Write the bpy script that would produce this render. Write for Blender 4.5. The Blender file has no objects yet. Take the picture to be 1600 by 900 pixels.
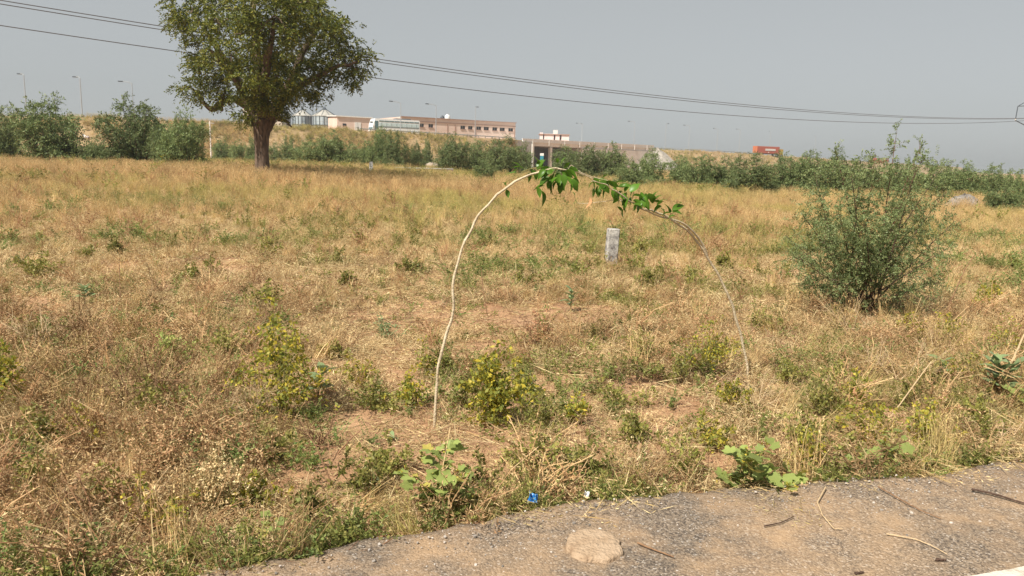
import bpy, math, random
import numpy as np
from mathutils import Vector, Matrix, Euler

# ------------------------------------------------------------------ camera
SC = bpy.context.scene
COL = SC.collection
CAMZ = 1.65
PITCH = math.radians(9.46)
ROLL = math.radians(1.5)
FPX = 1200.0
fw = np.array([0, math.cos(PITCH), -math.sin(PITCH)])
up0 = np.array([0, math.sin(PITCH), math.cos(PITCH)])
rt0 = np.array([1.0, 0, 0])
rt = math.cos(ROLL)*rt0 + math.sin(ROLL)*up0
up = math.cos(ROLL)*up0 - math.sin(ROLL)*rt0
EYE = np.array([0, 0, CAMZ])
cam_d = bpy.data.cameras.new('camera'); cam = bpy.data.objects.new('camera', cam_d); COL.objects.link(cam)
cam_d.sensor_width = 36; cam_d.lens = 36*FPX/1600; cam_d.clip_start = 0.05; cam_d.clip_end = 9000
M = Matrix(((rt[0], up[0], -fw[0], 0), (rt[1], up[1], -fw[1], 0), (rt[2], up[2], -fw[2], CAMZ), (0, 0, 0, 1)))
cam.matrix_world = M
SC.camera = cam

# ------------------------------------------------------------------ sky, sun, exposure
SUN_EL = math.radians(52); SUN_AZ = math.radians(-138)      # azimuth from +Y, clockwise
W = bpy.data.worlds.new('World'); SC.world = W; W.use_nodes = True
nt = W.node_tree; bg = nt.nodes['Background']
sky = nt.nodes.new('ShaderNodeTexSky'); sky.sky_type = 'NISHITA'; sky.sun_disc = False
sky.sun_elevation = SUN_EL; sky.sun_rotation = SUN_AZ
sky.air_density = 1.0; sky.dust_density = 1.4; sky.ozone_density = 1.0; sky.altitude = 200
hs = nt.nodes.new('ShaderNodeHueSaturation'); hs.inputs['Saturation'].default_value = 0.22
mxs = nt.nodes.new('ShaderNodeMix'); mxs.data_type = 'RGBA'; mxs.inputs['Factor'].default_value = 0.62; mxs.inputs['B'].default_value = (4.16, 4.44, 4.52, 1)   # even grey dust haze
nt.links.new(sky.outputs[0], hs.inputs['Color']); nt.links.new(hs.outputs[0], mxs.inputs['A']); nt.links.new(mxs.outputs['Result'], bg.inputs['Color'])
bg.inputs['Strength'].default_value = 0.072
sl = bpy.data.lights.new('sun', 'SUN'); sl.energy = 5.0; sl.angle = math.radians(0.6); sl.color = (1.0, 0.94, 0.84)
so = bpy.data.objects.new('sun', sl); COL.objects.link(so)
sd = Vector((math.sin(SUN_AZ)*math.cos(SUN_EL), math.cos(SUN_AZ)*math.cos(SUN_EL), math.sin(SUN_EL)))
so.rotation_euler = sd.to_track_quat('Z', 'Y').to_euler(); so.location = (-20, 0, 30)
vs = SC.view_settings
vs.view_transform = 'Standard'; vs.look = 'None'; vs.exposure = 0.56; vs.gamma = 1.0; vs.use_curve_mapping = False
SC.render.engine = 'CYCLES'
SC.cycles.max_bounces = 6; SC.cycles.diffuse_bounces = 3; SC.cycles.transmission_bounces = 4
SC.cycles.volume_bounces = 0; SC.cycles.transparent_max_bounces = 4
SC.cycles.use_denoising = True

# ------------------------------------------------------------------ noise + ground height
def _h(i, j, s):
    n = (i*374761393 + j*668265263 + s*974634777) & 0x7fffffff
    n = ((n ^ (n >> 13))*1274126177) & 0x7fffffff
    return ((n ^ (n >> 16)) & 0xffff)/65535.0
def vnoise(x, y, s=0):
    x = np.asarray(x, float); y = np.asarray(y, float)
    i = np.floor(x).astype(np.int64); j = np.floor(y).astype(np.int64)
    u = x-i; v = y-j; u = u*u*(3-2*u); v = v*v*(3-2*v)
    a = _h(i, j, s); b = _h(i+1, j, s); c = _h(i, j+1, s); d = _h(i+1, j+1, s)
    return a+(b-a)*u+(c-a)*v+(a-b-c+d)*u*v
def fbm(x, y, s=0, o=4):
    t = 0; a = 0.5; n = 0
    for k in range(o):
        t = t+a*vnoise(np.asarray(x)*2**k, np.asarray(y)*2**k, s+k*17); n += a; a *= 0.5
    return t/n
def sst(a, b, x):
    t = np.clip((np.asarray(x, float)-a)/(b-a), 0, 1); return t*t*(3-2*t)

def pray(px, py):
    return fw + (px-800)/FPX*rt + (450-py)/FPX*up
def at(px, py, Y):
    d = pray(px, py); return EYE + d*(Y/d[1])
def on_z(px, py, z):
    d = pray(px, py); return EYE + d*((z-CAMZ)/d[2])
def pix(x, y, z):
    dx = np.asarray(x); dy = np.asarray(y); dz = np.asarray(z)-CAMZ
    zf = np.maximum(dx*fw[0]+dy*fw[1]+dz*fw[2], 0.05)
    xr = dx*rt[0]+dy*rt[1]+dz*rt[2]; yu = dx*up[0]+dy*up[1]+dz*up[2]
    return 800+FPX*xr/zf, 450-FPX*yu/zf
def hor(px): return 229.0+0.02625*px

ROADZ = 0.06
edge_px = [(190, 903), (330, 890), (430, 873), (505, 858), (560, 846), (620, 834), (700, 817), (840, 790), (925, 779), (1000, 772), (1120, 760), (1210, 752), (1290, 744), (1450, 733), (1600, 716)]
EDGE = np.array([on_z(a, b, ROADZ)[:2] for a, b in edge_px])
_d = (EDGE[-1]-EDGE[6]); ED = _d/np.linalg.norm(_d); EN = np.array([-ED[1], ED[0]])       # EN points into the field
E0 = EDGE[8]
def road_uv(x, y):
    dx = np.asarray(x)-E0[0]; dy = np.asarray(y)-E0[1]
    return dx*ED[0]+dy*ED[1], dx*EN[0]+dy*EN[1]
_eu, _ev = road_uv(EDGE[:, 0], EDGE[:, 1])
def edge_off(u):        # offset of the broken asphalt edge
    b = np.interp(u, _eu, _ev, left=_ev[0], right=_ev[-1])
    return b+0.13*(fbm(np.asarray(u)*2.2, 3.3, 5)-0.5)+0.11*(fbm(np.asarray(u)*9, 1.3, 8)-0.5)
def vdist(x, y):
    u, v = road_uv(x, y); return v-edge_off(u)
def H(x, y):
    x = np.asarray(x, float); y = np.asarray(y, float)
    v = vdist(x, y)
    f = sst(0.0, 1.2, v)
    z = 0.58*sst(14, 40, y)*sst(6, -15, x)*(1-sst(60, 100, y))
    z = z+f*(0.10*(fbm(x*0.35, y*0.35, 2)-0.5)+0.07*(fbm(x*1.3, y*1.3, 4)-0.5)*(1-sst(15, 40, y))+0.035*(fbm(x*5, y*5, 6)-0.5)*(1-sst(8, 14, y)))
    z = z-0.04*sst(-0.3, 0.15, v)*(1-sst(0.3, 1.0, v))
    return z
def gnd(px, py):
    d = pray(px, py); t = np.geomspace(1.0, 400.0, 2600)
    q = EYE+d*t[:, None]; p = q[int(np.argmax(q[:, 2] <= H(q[:, 0], q[:, 1])))]
    return np.array([p[0], p[1], float(H(p[0], p[1]))])

# ------------------------------------------------------------------ helpers
rng = np.random.default_rng(11); random.seed(11)
def rnd(a=0., b=1.): return float(rng.uniform(a, b))
def tag(o, label, cat=None, group=None, kind=None):
    if label: o['label'] = label
    if cat: o['category'] = cat
    if group: o['group'] = group
    if kind: o['kind'] = kind
    return o
def empty(name, loc, label, cat, group=None, rz=0, s=1.0):
    o = bpy.data.objects.new(name, None); COL.objects.link(o)
    o.location = tuple(loc); o.rotation_euler = (0, 0, rz); o.scale = (s, s, s) if np.isscalar(s) else s
    o.empty_display_size = 0.2
    return tag(o, label, cat, group)
class MB:
    def __init__(s): s.v = []; s.f = []; s.n = 0
    def add(s, v, f):
        v = np.asarray(v, float); s.v.append(v); s.f.extend([tuple(int(i)+s.n for i in q) for q in f]); s.n += len(v); return s
    def box(s, c, size, rz=0, tilt=None):
        hx, hy, hz = [k/2 for k in size]
        v = np.array([(a*hx, b*hy, c_*hz) for a in (-1, 1) for b in (-1, 1) for c_ in (-1, 1)])
        if tilt is not None: v = v @ np.array(Euler(tilt).to_matrix()).T
        if rz: v = v @ np.array(Matrix.Rotation(rz, 3, 'Z')).T
        return s.add(v+np.array(c), [(0, 1, 3, 2), (4, 6, 7, 5), (0, 4, 5, 1), (2, 3, 7, 6), (0, 2, 6, 4), (1, 5, 7, 3)])
    def tube(s, P, R, n=6, cap=True, wob=0.0):
        P = np.asarray(P, float); m = len(P); R = np.broadcast_to(np.asarray(R, float), (m,))
        T = np.gradient(P, axis=0); T /= np.linalg.norm(T, axis=1)[:, None]+1e-9
        ref = np.array([0.3, 0.9, 0.2]) if abs(T[0] @ np.array([0.3, 0.9, 0.2])) < 0.85 else np.array([1.0, 0, 0])
        V = []
        for k in range(m):
            a = np.cross(T[k], ref); a /= np.linalg.norm(a)+1e-9; b = np.cross(T[k], a)
            for j in range(n):
                th = 2*math.pi*j/n; rr = R[k]*(1+wob*(_h(k*3+j*7, j*5+int(R[0]*999), 3)-0.5))
                V.append(P[k]+rr*(math.cos(th)*a+math.sin(th)*b))
        F = [(k*n+j, k*n+(j+1) % n, (k+1)*n+(j+1) % n, (k+1)*n+j) for k in range(m-1) for j in range(n)]
        if cap: F += [tuple(range(n))[::-1], tuple(range((m-1)*n, m*n))]
        return s.add(V, F)
    def lathe(s, prof, n=24, c=(0, 0, 0)):
        V = []; m = len(prof)
        for r, z in prof:
            for j in range(n):
                V.append((c[0]+r*math.cos(2*math.pi*j/n), c[1]+r*math.sin(2*math.pi*j/n), c[2]+z))
        F = [(k*n+j, k*n+(j+1) % n, (k+1)*n+(j+1) % n, (k+1)*n+j) for k in range(m-1) for j in range(n)]
        F += [tuple(range(n))[::-1], tuple(range((m-1)*n, m*n))]
        return s.add(V, F)
    def mesh(s, name, mat, smooth=False):
        me = bpy.data.meshes.new(name)
        me.from_pydata(np.concatenate(s.v).tolist(), [], s.f); me.update()
        for m_ in (mat if isinstance(mat, (list, tuple)) else [mat]): me.materials.append(m_)
        if smooth: me.polygons.foreach_set('use_smooth', [True]*len(me.polygons))
        return me
    def build(s, name, mat, parent=None, smooth=False):
        return link(name, s.mesh(name, mat, smooth), parent)
def link(name, me, parent=None):
    o = bpy.data.objects.new(name, me); COL.objects.link(o)
    if parent: o.parent = parent
    return o
def quads_mesh(name, V, mat):          # V: (n,4,3)
    V = np.ascontiguousarray(np.asarray(V, np.float32).reshape(-1, 3)); nq = len(V)//4
    me = bpy.data.meshes.new(name)
    me.vertices.add(len(V)); me.vertices.foreach_set('co', V.ravel())
    me.loops.add(nq*4); me.loops.foreach_set('vertex_index', np.arange(nq*4, dtype=np.int32))
    me.polygons.add(nq); me.polygons.foreach_set('loop_start', np.arange(nq, dtype=np.int32)*4)
    try: me.polygons.foreach_set('loop_total', np.full(nq, 4, np.int32))
    except Exception: pass
    me.update(calc_edges=True); me.materials.append(mat)
    return me
def norm(a): return a/(np.linalg.norm(a, axis=-1, keepdims=True)+1e-9)
def diamonds(C, D, L, Wd, r=None, bend=0.0):
    """leaf-shaped four-sided faces: base C, direction D, length L, width Wd, random roll"""
    r = r or rng
    n = len(C); D = norm(np.asarray(D)); rv = norm(r.normal(size=(n, 3))); S = norm(np.cross(D, rv))
    L = np.broadcast_to(L, (n,))[:, None]; Wd = np.broadcast_to(Wd, (n,))[:, None]
    N = np.cross(D, S)
    m = C+D*L*0.45+N*L*bend
    return np.stack([C, m+S*Wd/2, C+D*L, m-S*Wd/2], 1)
def ribbons(C, az, lean, hgt, wid, seg=3, r=None):
    """curved grass blades as tapering ribbons -> quads"""
    r = r or rng
    n = len(C); t = np.linspace(0, 1, seg+1)
    out = []
    dirh = np.stack([np.cos(az), np.sin(az), np.zeros(n)], 1); sid = np.stack([-np.sin(az+r.normal(0, .6, n)), np.cos(az+r.normal(0, .6, n)), np.zeros(n)], 1)
    pts = [C+dirh*(hgt*lean*tt**1.7)[:, None]+np.array([0, 0, 1.0])*(hgt*tt*(1-0.35*lean*tt))[:, None] for tt in t]
    for k in range(seg):
        w0 = (wid*(1-0.85*t[k]))[:, None]*sid/2; w1 = (wid*(1-0.85*t[k+1]))[:, None]*sid/2
        out.append(np.stack([pts[k]-w0, pts[k]+w0, pts[k+1]+w1, pts[k+1]-w1], 1))
    return np.concatenate(out, 0)

# ------------------------------------------------------------------ materials
def mat(name):
    m = bpy.data.materials.new(name); m.use_nodes = True; return m, m.node_tree, m.node_tree.nodes['Principled BSDF']
def nd(t, kind, **kw):
    n = t.nodes.new(kind)
    for k, v in kw.items():
        if hasattr(n, k): setattr(n, k, v)
        else: n.inputs[k].default_value = v
    return n
def ramp(t, stops, interp='LINEAR'):
    r = t.nodes.new('ShaderNodeValToRGB'); e = r.color_ramp; e.interpolation = interp
    while len(e.elements) < len(stops): e.elements.new(0.5)
    for el, (p, c) in zip(e.elements, stops): el.position = p; el.color = (*c, 1)
    return r
def leafmat(name, stops, tr=0.3, rough=0.55, stops2=None, vary=0.35):
    m, t, p = mat(name); L = t.links.new
    g = t.nodes.new('ShaderNodeNewGeometry'); oi = t.nodes.new('ShaderNodeObjectInfo')
    r1 = ramp(t, stops); L(g.outputs['Random Per Island'], r1.inputs[0]); col = r1.outputs[0]
    if stops2:
        r2 = ramp(t, stops2); L(g.outputs['Random Per Island'], r2.inputs[0])
        a = t.nodes.new('ShaderNodeAttribute'); a.attribute_type = 'INSTANCER'; a.attribute_name = 'tint'
        mx = t.nodes.new('ShaderNodeMix'); mx.data_type = 'RGBA'
        L(a.outputs['Fac'], mx.inputs['Factor']); L(col, mx.inputs['A']); L(r2.outputs[0], mx.inputs['B']); col = mx.outputs['Result']
    h = t.nodes.new('ShaderNodeHueSaturation'); mr = t.nodes.new('ShaderNodeMapRange')
    mr.inputs['To Min'].default_value = 1-vary; mr.inputs['To Max'].default_value = 1+vary
    L(oi.outputs['Random'], mr.inputs['Value']); L(mr.outputs[0], h.inputs['Value']); L(col, h.inputs['Color']); col = h.outputs[0]
    L(col, p.inputs['Base Color']); p.inputs['Roughness'].default_value = rough; p.inputs['Specular IOR Level'].default_value = 0.25
    tl = t.nodes.new('ShaderNodeBsdfTranslucent'); L(col, tl.inputs['Color'])
    ms = t.nodes.new('ShaderNodeMixShader'); ms.inputs[0].default_value = tr
    L(p.outputs[0], ms.inputs[1]); L(tl.outputs[0], ms.inputs[2]); L(ms.outputs[0], t.nodes['Material Output'].inputs['Surface'])
    return m
def noisy(name, c1, c2, scale=4.0, rough=0.85, bump=0.0, bscale=None, detail=6, spec=0.2, metal=0.0, stops=None, coord='Object'):
    m, t, p = mat(name); L = t.links.new
    tc = t.nodes.new('ShaderNodeTexCoord'); n = nd(t, 'ShaderNodeTexNoise'); n.inputs['Scale'].default_value = scale; n.inputs['Detail'].default_value = detail; n.inputs['Roughness'].default_value = 0.65
    L(tc.outputs[coord], n.inputs['Vector'])
    r = ramp(t, stops or [(0.32, c1), (0.68, c2)]); L(n.outputs['Fac'], r.inputs[0]); L(r.outputs[0], p.inputs['Base Color'])
    p.inputs['Roughness'].default_value = rough; p.inputs['Specular IOR Level'].default_value = spec; p.inputs['Metallic'].default_value = metal
    if bump:
        n2 = nd(t, 'ShaderNodeTexNoise'); n2.inputs['Scale'].default_value = bscale or scale*4; n2.inputs['Detail'].default_value = 5
        L(tc.outputs[coord], n2.inputs['Vector']); b = t.nodes.new('ShaderNodeBump'); b.inputs['Strength'].default_value = bump; b.inputs['Distance'].default_value = 0.02
        L(n2.outputs['Fac'], b.inputs['Height']); L(b.outputs[0], p.inputs['Normal'])
    return m
def flat(name, c, rough=0.6, metal=0.0, spec=0.3):
    return noisy(name, tuple(k*0.88 for k in c), tuple(min(1, k*1.08) for k in c), 3.0, rough, 0, None, 4, spec, metal)

STRAW = [(0.0, (.61, .44, .205)), (0.35, (.45, .28, .12)), (0.7, (.71, .56, .295)), (1.0, (.33, .19, .075))]
STRAWG = [(0.0, (.37, .33, .09)), (0.4, (.52, .41, .16)), (0.75, (.25, .25, .06)), (1.0, (.56, .45, .20))]
M_tall = leafmat('dry_grass_blades', STRAW, 0.2, 0.6, STRAWG, 0.38)
M_short = leafmat('matted_straw', [(0, (.60, .46, .235)), (.4, (.40, .26, .12)), (.75, (.72, .59, .33)), (1, (.25, .13, .06))], 0.12, 0.65, [(0, (.26, .25, .07)), (.5, (.40, .31, .13)), (.8, (.17, .18, .05)), (1, (.44, .35, .16))], 0.25)
M_weed = leafmat('olive_weed_leaves', [(0, (.16, .18, .04)), (.4, (.25, .25, .06)), (.75, (.35, .30, .09)), (1, (.11, .13, .035))], 0.35, 0.5, [(0, (.12, .19, .055)), (.5, (.20, .28, .085)), (1, (.28, .31, .10))], 0.3)
M_brown = leafmat('brown_dry_weed', [(0, (.36, .17, .085)), (.4, (.46, .26, .14)), (.8, (.24, .11, .06)), (1, (.55, .38, .21))], 0.2, 0.7, [(0, (.24, .17, .06)), (1, (.36, .26, .11))], 0.3)
M_prosopis = leafmat('thorn_bush_leaves', [(0, (.11, .155, .055)), (.5, (.18, .235, .09)), (.85, (.235, .285, .11)), (1, (.28, .30, .12))], 0.3, 0.5, None, 0.25)
M_prosopis_near = leafmat('near_thorn_bush_leaves', [(0, (.14, .19, .075)), (.5, (.22, .275, .11)), (.85, (.29, .345, .145)), (1, (.36, .39, .18))], 0.4, 0.45, None, 0.05)
M_neem = leafmat('tree_leaves', [(0, (.05, .074, .012)), (.45, (.108, .13, .02)), (.8, (.19, .195, .03)), (1, (.28, .255, .04))], 0.3, 0.45, None, 0.05)
M_yel = leafmat('yellow_green_leaves', [(0, (.16, .20, .04)), (.4, (.29, .29, .05)), (.75, (.46, .40, .06)), (1, (.62, .48, .06))], 0.4, 0.5, None, 0.15)
M_cal = leafmat('pale_waxy_leaves', [(0, (.15, .22, .09)), (.5, (.21, .28, .125)), (1, (.29, .35, .17))], 0.25, 0.45, None, 0.12)
M_broad = leafmat('broad_green_leaves', [(0, (.22, .28, .075)), (.5, (.32, .37, .11)), (1, (.43, .43, .13))], 0.35, 0.5, None, 0.3)
M_arch = leafmat('sapling_leaves', [(0, (.05, .13, .014)), (.5, (.085, .19, .02)), (1, (.15, .26, .035))], 0.4, 0.35, None, 0.3)
M_yleaf = leafmat('yellowed_leaf', [(0, (.48, .42, .09)), (1, (.55, .45, .14))], 0.35, 0.5, None, 0.15)
M_stem = noisy('pale_stem', (.42, .33, .21), (.64, .54, .38), 22, 0.75, 0.5, 70)
M_twig = noisy('dry_twig', (.16, .085, .045), (.30, .18, .10), 40, 0.8, 0.3, 120)
M_ptwig = noisy('pale_dry_twig', (.42, .30, .17), (.58, .44, .27), 40, 0.8)
M_wood = noisy('bush_wood', (.075, .05, .035), (.14, .095, .065), 12, 0.9, 0.5, 40)
M_gstem = noisy('green_stem', (.18, .19, .06), (.28, .24, .10), 30, 0.6)
def bark():
    m, t, p = mat('furrowed_bark'); L = t.links.new
    tc = t.nodes.new('ShaderNodeTexCoord'); mp = t.nodes.new('ShaderNodeMapping'); mp.inputs['Scale'].default_value = (7, 7, 1.3)
    n = nd(t, 'ShaderNodeTexNoise'); n.inputs['Scale'].default_value = 1.6; n.inputs['Detail'].default_value = 8
    L(tc.outputs['Object'], mp.inputs[0]); L(mp.outputs[0], n.inputs['Vector'])
    r = ramp(t, [(0.3, (.045, .03, .02)), (0.55, (.13, .085, .055)), (0.75, (.21, .145, .095))]); L(n.outputs['Fac'], r.inputs[0]); L(r.outputs[0], p.inputs['Base Color'])
    b = t.nodes.new('ShaderNodeBump'); b.inputs['Strength'].default_value = 0.9; b.inputs['Distance'].default_value = 0.06
    L(n.outputs['Fac'], b.inputs['Height']); L(b.outputs[0], p.inputs['Normal']); p.inputs['Roughness'].default_value = 0.9
    return m
M_bark = bark()
def soil():
    m, t, p = mat('sandy_soil'); L = t.links.new
    tc = t.nodes.new('ShaderNodeTexCoord')
    def N(s, d=6, r=0.6):
        n = nd(t, 'ShaderNodeTexNoise'); n.inputs['Scale'].default_value = s; n.inputs['Detail'].default_value = d; n.inputs['Roughness'].default_value = r
        L(tc.outputs['Object'], n.inputs['Vector']); return n
    a = N(0.6, 5); b = N(9, 8, 0.7); c = N(70, 4)
    r1 = ramp(t, [(0.3, (.43, .25, .14)), (0.7, (.54, .345, .205))]); L(a.outputs['Fac'], r1.inputs[0])
    r2 = ramp(t, [(0.3, (.62, .60, .58)), (0.62, (1.05, 1.03, 1.0)), (0.8, (1.2, 1.2, 1.15))]); L(b.outputs['Fac'], r2.inputs[0])
    mx = t.nodes.new('ShaderNodeMix'); mx.data_type = 'RGBA'; mx.blend_type = 'MULTIPLY'; mx.inputs['Factor'].default_value = 1
    L(r1.outputs[0], mx.inputs['A']); L(r2.outputs[0], mx.inputs['B']); L(mx.outputs['Result'], p.inputs['Base Color'])
    ad = t.nodes.new('ShaderNodeMath'); ad.operation = 'ADD'; L(b.outputs['Fac'], ad.inputs[0])
    ml = t.nodes.new('ShaderNodeMath'); ml.operation = 'MULTIPLY'; ml.inputs[1].default_value = 0.35; L(c.outputs['Fac'], ml.inputs[0]); L(ml.outputs[0], ad.inputs[1])
    bp = t.nodes.new('ShaderNodeBump'); bp.inputs['Strength'].default_value = 0.9; bp.inputs['Distance'].default_value = 0.05
    L(ad.outputs[0], bp.inputs['Height']); L(bp.outputs[0], p.inputs['Normal']); p.inputs['Roughness'].default_value = 0.95; p.inputs['Specular IOR Level'].default_value = 0.1
    return m
M_soil = soil()
def asphalt():
    m, t, p = mat('worn_asphalt'); L = t.links.new
    tc = t.nodes.new('ShaderNodeTexCoord')
    v = nd(t, 'ShaderNodeTexVoronoi'); v.inputs['Scale'].default_value = 135; L(tc.outputs['Object'], v.inputs['Vector'])
    v2 = nd(t, 'ShaderNodeTexVoronoi'); v2.inputs['Scale'].default_value = 60; L(tc.outputs['Object'], v2.inputs['Vector'])
    sp = t.nodes.new('ShaderNodeSeparateColor'); L(v.outputs['Color'], sp.inputs[0])
    rs = ramp(t, [(0.0, (.10, .082, .066)), (.3, (.19, .15, .115)), (.6, (.27, .21, .15)), (.9, (.36, .285, .21)), (1.0, (.52, .46, .39))]); L(sp.outputs[0], rs.inputs[0])
    n1 = nd(t, 'ShaderNodeTexNoise'); n1.inputs['Scale'].default_value = 2.3; n1.inputs['Detail'].default_value = 9; n1.inputs['Roughness'].default_value = 0.72; L(tc.outputs['Object'], n1.inputs['Vector'])
    rd = ramp(t, [(0.43, (0, 0, 0)), (0.66, (1, 1, 1))]); L(n1.outputs['Fac'], rd.inputs[0])
    n2 = nd(t, 'ShaderNodeTexNoise'); n2.inputs['Scale'].default_value = 0.8; n2.inputs['Detail'].default_value = 4; L(tc.outputs['Object'], n2.inputs['Vector'])
    rt_ = ramp(t, [(0.35, (.60, .62, .66)), (0.65, (.95, .91, .87))]); L(n2.outputs['Fac'], rt_.inputs[0])
    mu = t.nodes.new('ShaderNodeMix'); mu.data_type = 'RGBA'; mu.blend_type = 'MULTIPLY'; mu.inputs['Factor'].default_value = 1; L(rs.outputs[0], mu.inputs['A']); L(rt_.outputs[0], mu.inputs['B'])
    mx = t.nodes.new('ShaderNodeMix'); mx.data_type = 'RGBA'; L(mu.outputs['Result'], mx.inputs['A']); mx.inputs['B'].default_value = (.43, .285, .165, 1)
    fa = t.nodes.new('ShaderNodeMath'); fa.operation = 'MULTIPLY'; fa.inputs[1].default_value = 0.72; L(rd.outputs[0], fa.inputs[0]); L(fa.outputs[0], mx.inputs['Factor'])
    L(mx.outputs['Result'], p.inputs['Base Color'])
    ad = t.nodes.new('ShaderNodeMath'); ad.operation = 'ADD'; L(v.outputs['Distance'], ad.inputs[0]); L(v2.outputs['Distance'], ad.inputs[1])
    bp = t.nodes.new('ShaderNodeBump'); bp.inputs['Strength'].default_value = 0.6; bp.inputs['Distance'].default_value = 0.005; bp.invert = True
    L(ad.outputs[0], bp.inputs['Height']); L(bp.outputs[0], p.inputs['Normal']); p.inputs['Roughness'].default_value = 0.9; p.inputs['Specular IOR Level'].default_value = 0.15
    return m
M_asph = asphalt()
M_paint = noisy('worn_white_paint', (.45, .40, .33), (.78, .74, .68), 14, 0.7, 0.4, 90, stops=[(0.36, (.30, .24, .17)), (0.50, (.56, .50, .42)), (0.75, (.66, .62, .55))])
M_conc = noisy('weathered_concrete', (.30, .28, .25), (.52, .50, .46), 1.2, 0.9, 0.3, 20)
M_concw = noisy('pale_concrete', (.60, .56, .50), (.74, .70, .64), 0.8, 0.9)
M_slope = noisy('dry_embankment_soil', (.26, .16, .08), (.40, .26, .135), 0.35, 0.95, 0.6, 2, 8, stops=[(0.3, (.20, .14, .07)), (0.5, (.31, .215, .115)), (0.7, (.40, .285, .16))])

# ------------------------------------------------------------------ ground + road
def ground():
    ys = np.concatenate([np.arange(-12, 2.6, 0.5), np.arange(2.6, 11, 0.08), np.arange(11, 30, 0.35), np.geomspace(30, 2600, 50)])
    xs = np.concatenate([-np.geomspace(1650, 24, 36), np.arange(-23.5, -6, 0.5), np.arange(-6, 6.001, 0.08), np.arange(6.5, 23.6, 0.5), np.geomspace(24, 1650, 36)])
    X, Y = np.meshgrid(xs, ys); Z = H(X, Y)
    far = sst(150, 400, np.hypot(X, Y)); Z = Z*(1-far)
    V = np.stack([X, Y, Z], -1).reshape(-1, 3); nx = len(xs); ny = len(ys)
    I = np.arange(nx*ny).reshape(ny, nx)
    F = np.stack([I[:-1, :-1], I[:-1, 1:], I[1:, 1:], I[1:, :-1]], -1).reshape(-1, 4)
    me = bpy.data.meshes.new('ground'); me.vertices.add(len(V)); me.vertices.foreach_set('co', V.astype(np.float32).ravel())
    me.loops.add(F.size); me.loops.foreach_set('vertex_index', F.astype(np.int32).ravel())
    me.polygons.add(len(F)); me.polygons.foreach_set('loop_start', np.arange(len(F), dtype=np.int32)*4)
    me.update(calc_edges=True); me.polygons.foreach_set('use_smooth', np.ones(len(F), bool)); me.materials.append(M_soil)
    o = link('ground', me); tag(o, 'sandy reddish soil of the field between weeds', kind='structure')
ground()
def road():
    u = np.unique(np.concatenate([np.arange(-90, -5, 1.0), np.arange(-5, 8, 0.035), np.arange(8, 160, 1.0)]))
    off = edge_off(u)
    rows = [(-7.2, ROADZ), (-4, ROADZ+.02), (-1.2, ROADZ+.012), (-0.35, ROADZ+.004), (-0.07, ROADZ-.004), (0.0, ROADZ-0.022), (0.05, -0.12)]
    V = []
    for dv, z in rows:
        o_ = off if dv > -0.5 else 0
        for k in range(len(u)):
            vv = (o_[k] if dv > -0.5 else 0)+dv
            p = E0+ED*u[k]+EN*vv; jz = 0.008*(float(fbm(u[k]*3, dv*5, 9))-0.5) if dv > -3 else 0
            V.append((p[0], p[1], z+jz))
    n = len(u); F = [(r*n+k, r*n+k+1, (r+1)*n+k+1, (r+1)*n+k) for r in range(len(rows)-1) for k in range(n-1)]
    o = MB().add(V, F).build('road', M_asph, None, True); tag(o, 'dusty worn asphalt road edge with gravel and sand', kind='structure')
road()
def road_line():
    a = on_z(1527, 900, ROADZ+.02); uA, vA = road_uv(a[0], a[1]); b = on_z(1600, 887, ROADZ+.02); uB, vB = road_uv(b[0], b[1])
    u = np.arange(uA-0.4, uA+14, 0.02); v0 = np.interp(u, [uA, uB], [vA, vB]); v0 = v0+0.012*(fbm(u*14, 0.5, 31)-0.5)
    V = []
    for k in range(len(u)):
        for dv in (0, -0.12):
            p = E0+ED*u[k]+EN*(v0[k]+dv); V.append((p[0], p[1], ROADZ+0.026))
    n = len(u); F = [(2*k, 2*k+1, 2*k+3, 2*k+2) for k in range(n-1)]
    o = MB().add(V, F).build('road_marking', M_paint); tag(o, 'worn white painted line along the asphalt in the corner', kind='structure')
road_line()

# ------------------------------------------------------------------ embankment, bridge, far buildings
TOPZ = 6.6; DRIVE = 6.12
path_px = [(-260, 179), (-150, 179.5), (0, 180.5), (130, 182.5), (320, 191), (480, 199.5), (600, 206.5), (700, 212), (808, 218.5), (868, 222.5), (985, 231.5), (1100, 236), (1200, 242.5), (1300, 249), (1400, 255.3), (1500, 261)]
PP = np.array([on_z(a, b, TOPZ) for a, b in path_px])
def near_at(px):
    X = [a for a, _ in path_px]; return np.array([np.interp(px, X, PP[:, k]) for k in range(3)])
def tang(px, e=4):
    d = near_at(px+e)-near_at(px-e); d[2] = 0; return d/np.linalg.norm(d)
def strip(pxs, name, label):
    V = []; n = len(pxs)
    offs = [(-16, -0.3), (-11, 1.4), (-6, 3.7), (-2.2, 5.6), (-0.3, 6.45), (0.6, TOPZ), (2.0, 6.1), (19.5, 6.1), (21, TOPZ), (36, -0.3)]
    rings = []
    for px in pxs:
        P = near_at(px); T = tang(px); Nn = np.array([-T[1], T[0], 0])
        for k, (o_, z) in enumerate(offs):
            if k < 4: o_ = o_*float(np.interp(px, [680, 800, 822, 985, 1060], [1, .16, .1, .3, 1]))
            q = P+Nn*o_; b = 0.5*(float(fbm(q[0]*0.12, q[1]*0.12, 41))-0.5) if k in (1, 2, 3) else 0
            V.append((q[0], q[1], z+b))
    m = len(offs)
    F = [(i*m+k, i*m+k+1, (i+1)*m+k+1, (i+1)*m+k) for i in range(n-1) for k in range(m-1)]
    F += [tuple(range(m)), tuple(range((n-1)*m, n*m))[::-1]]
    o = MB().add(V, F).build(name, M_slope); tag(o, label, kind='structure')
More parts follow.
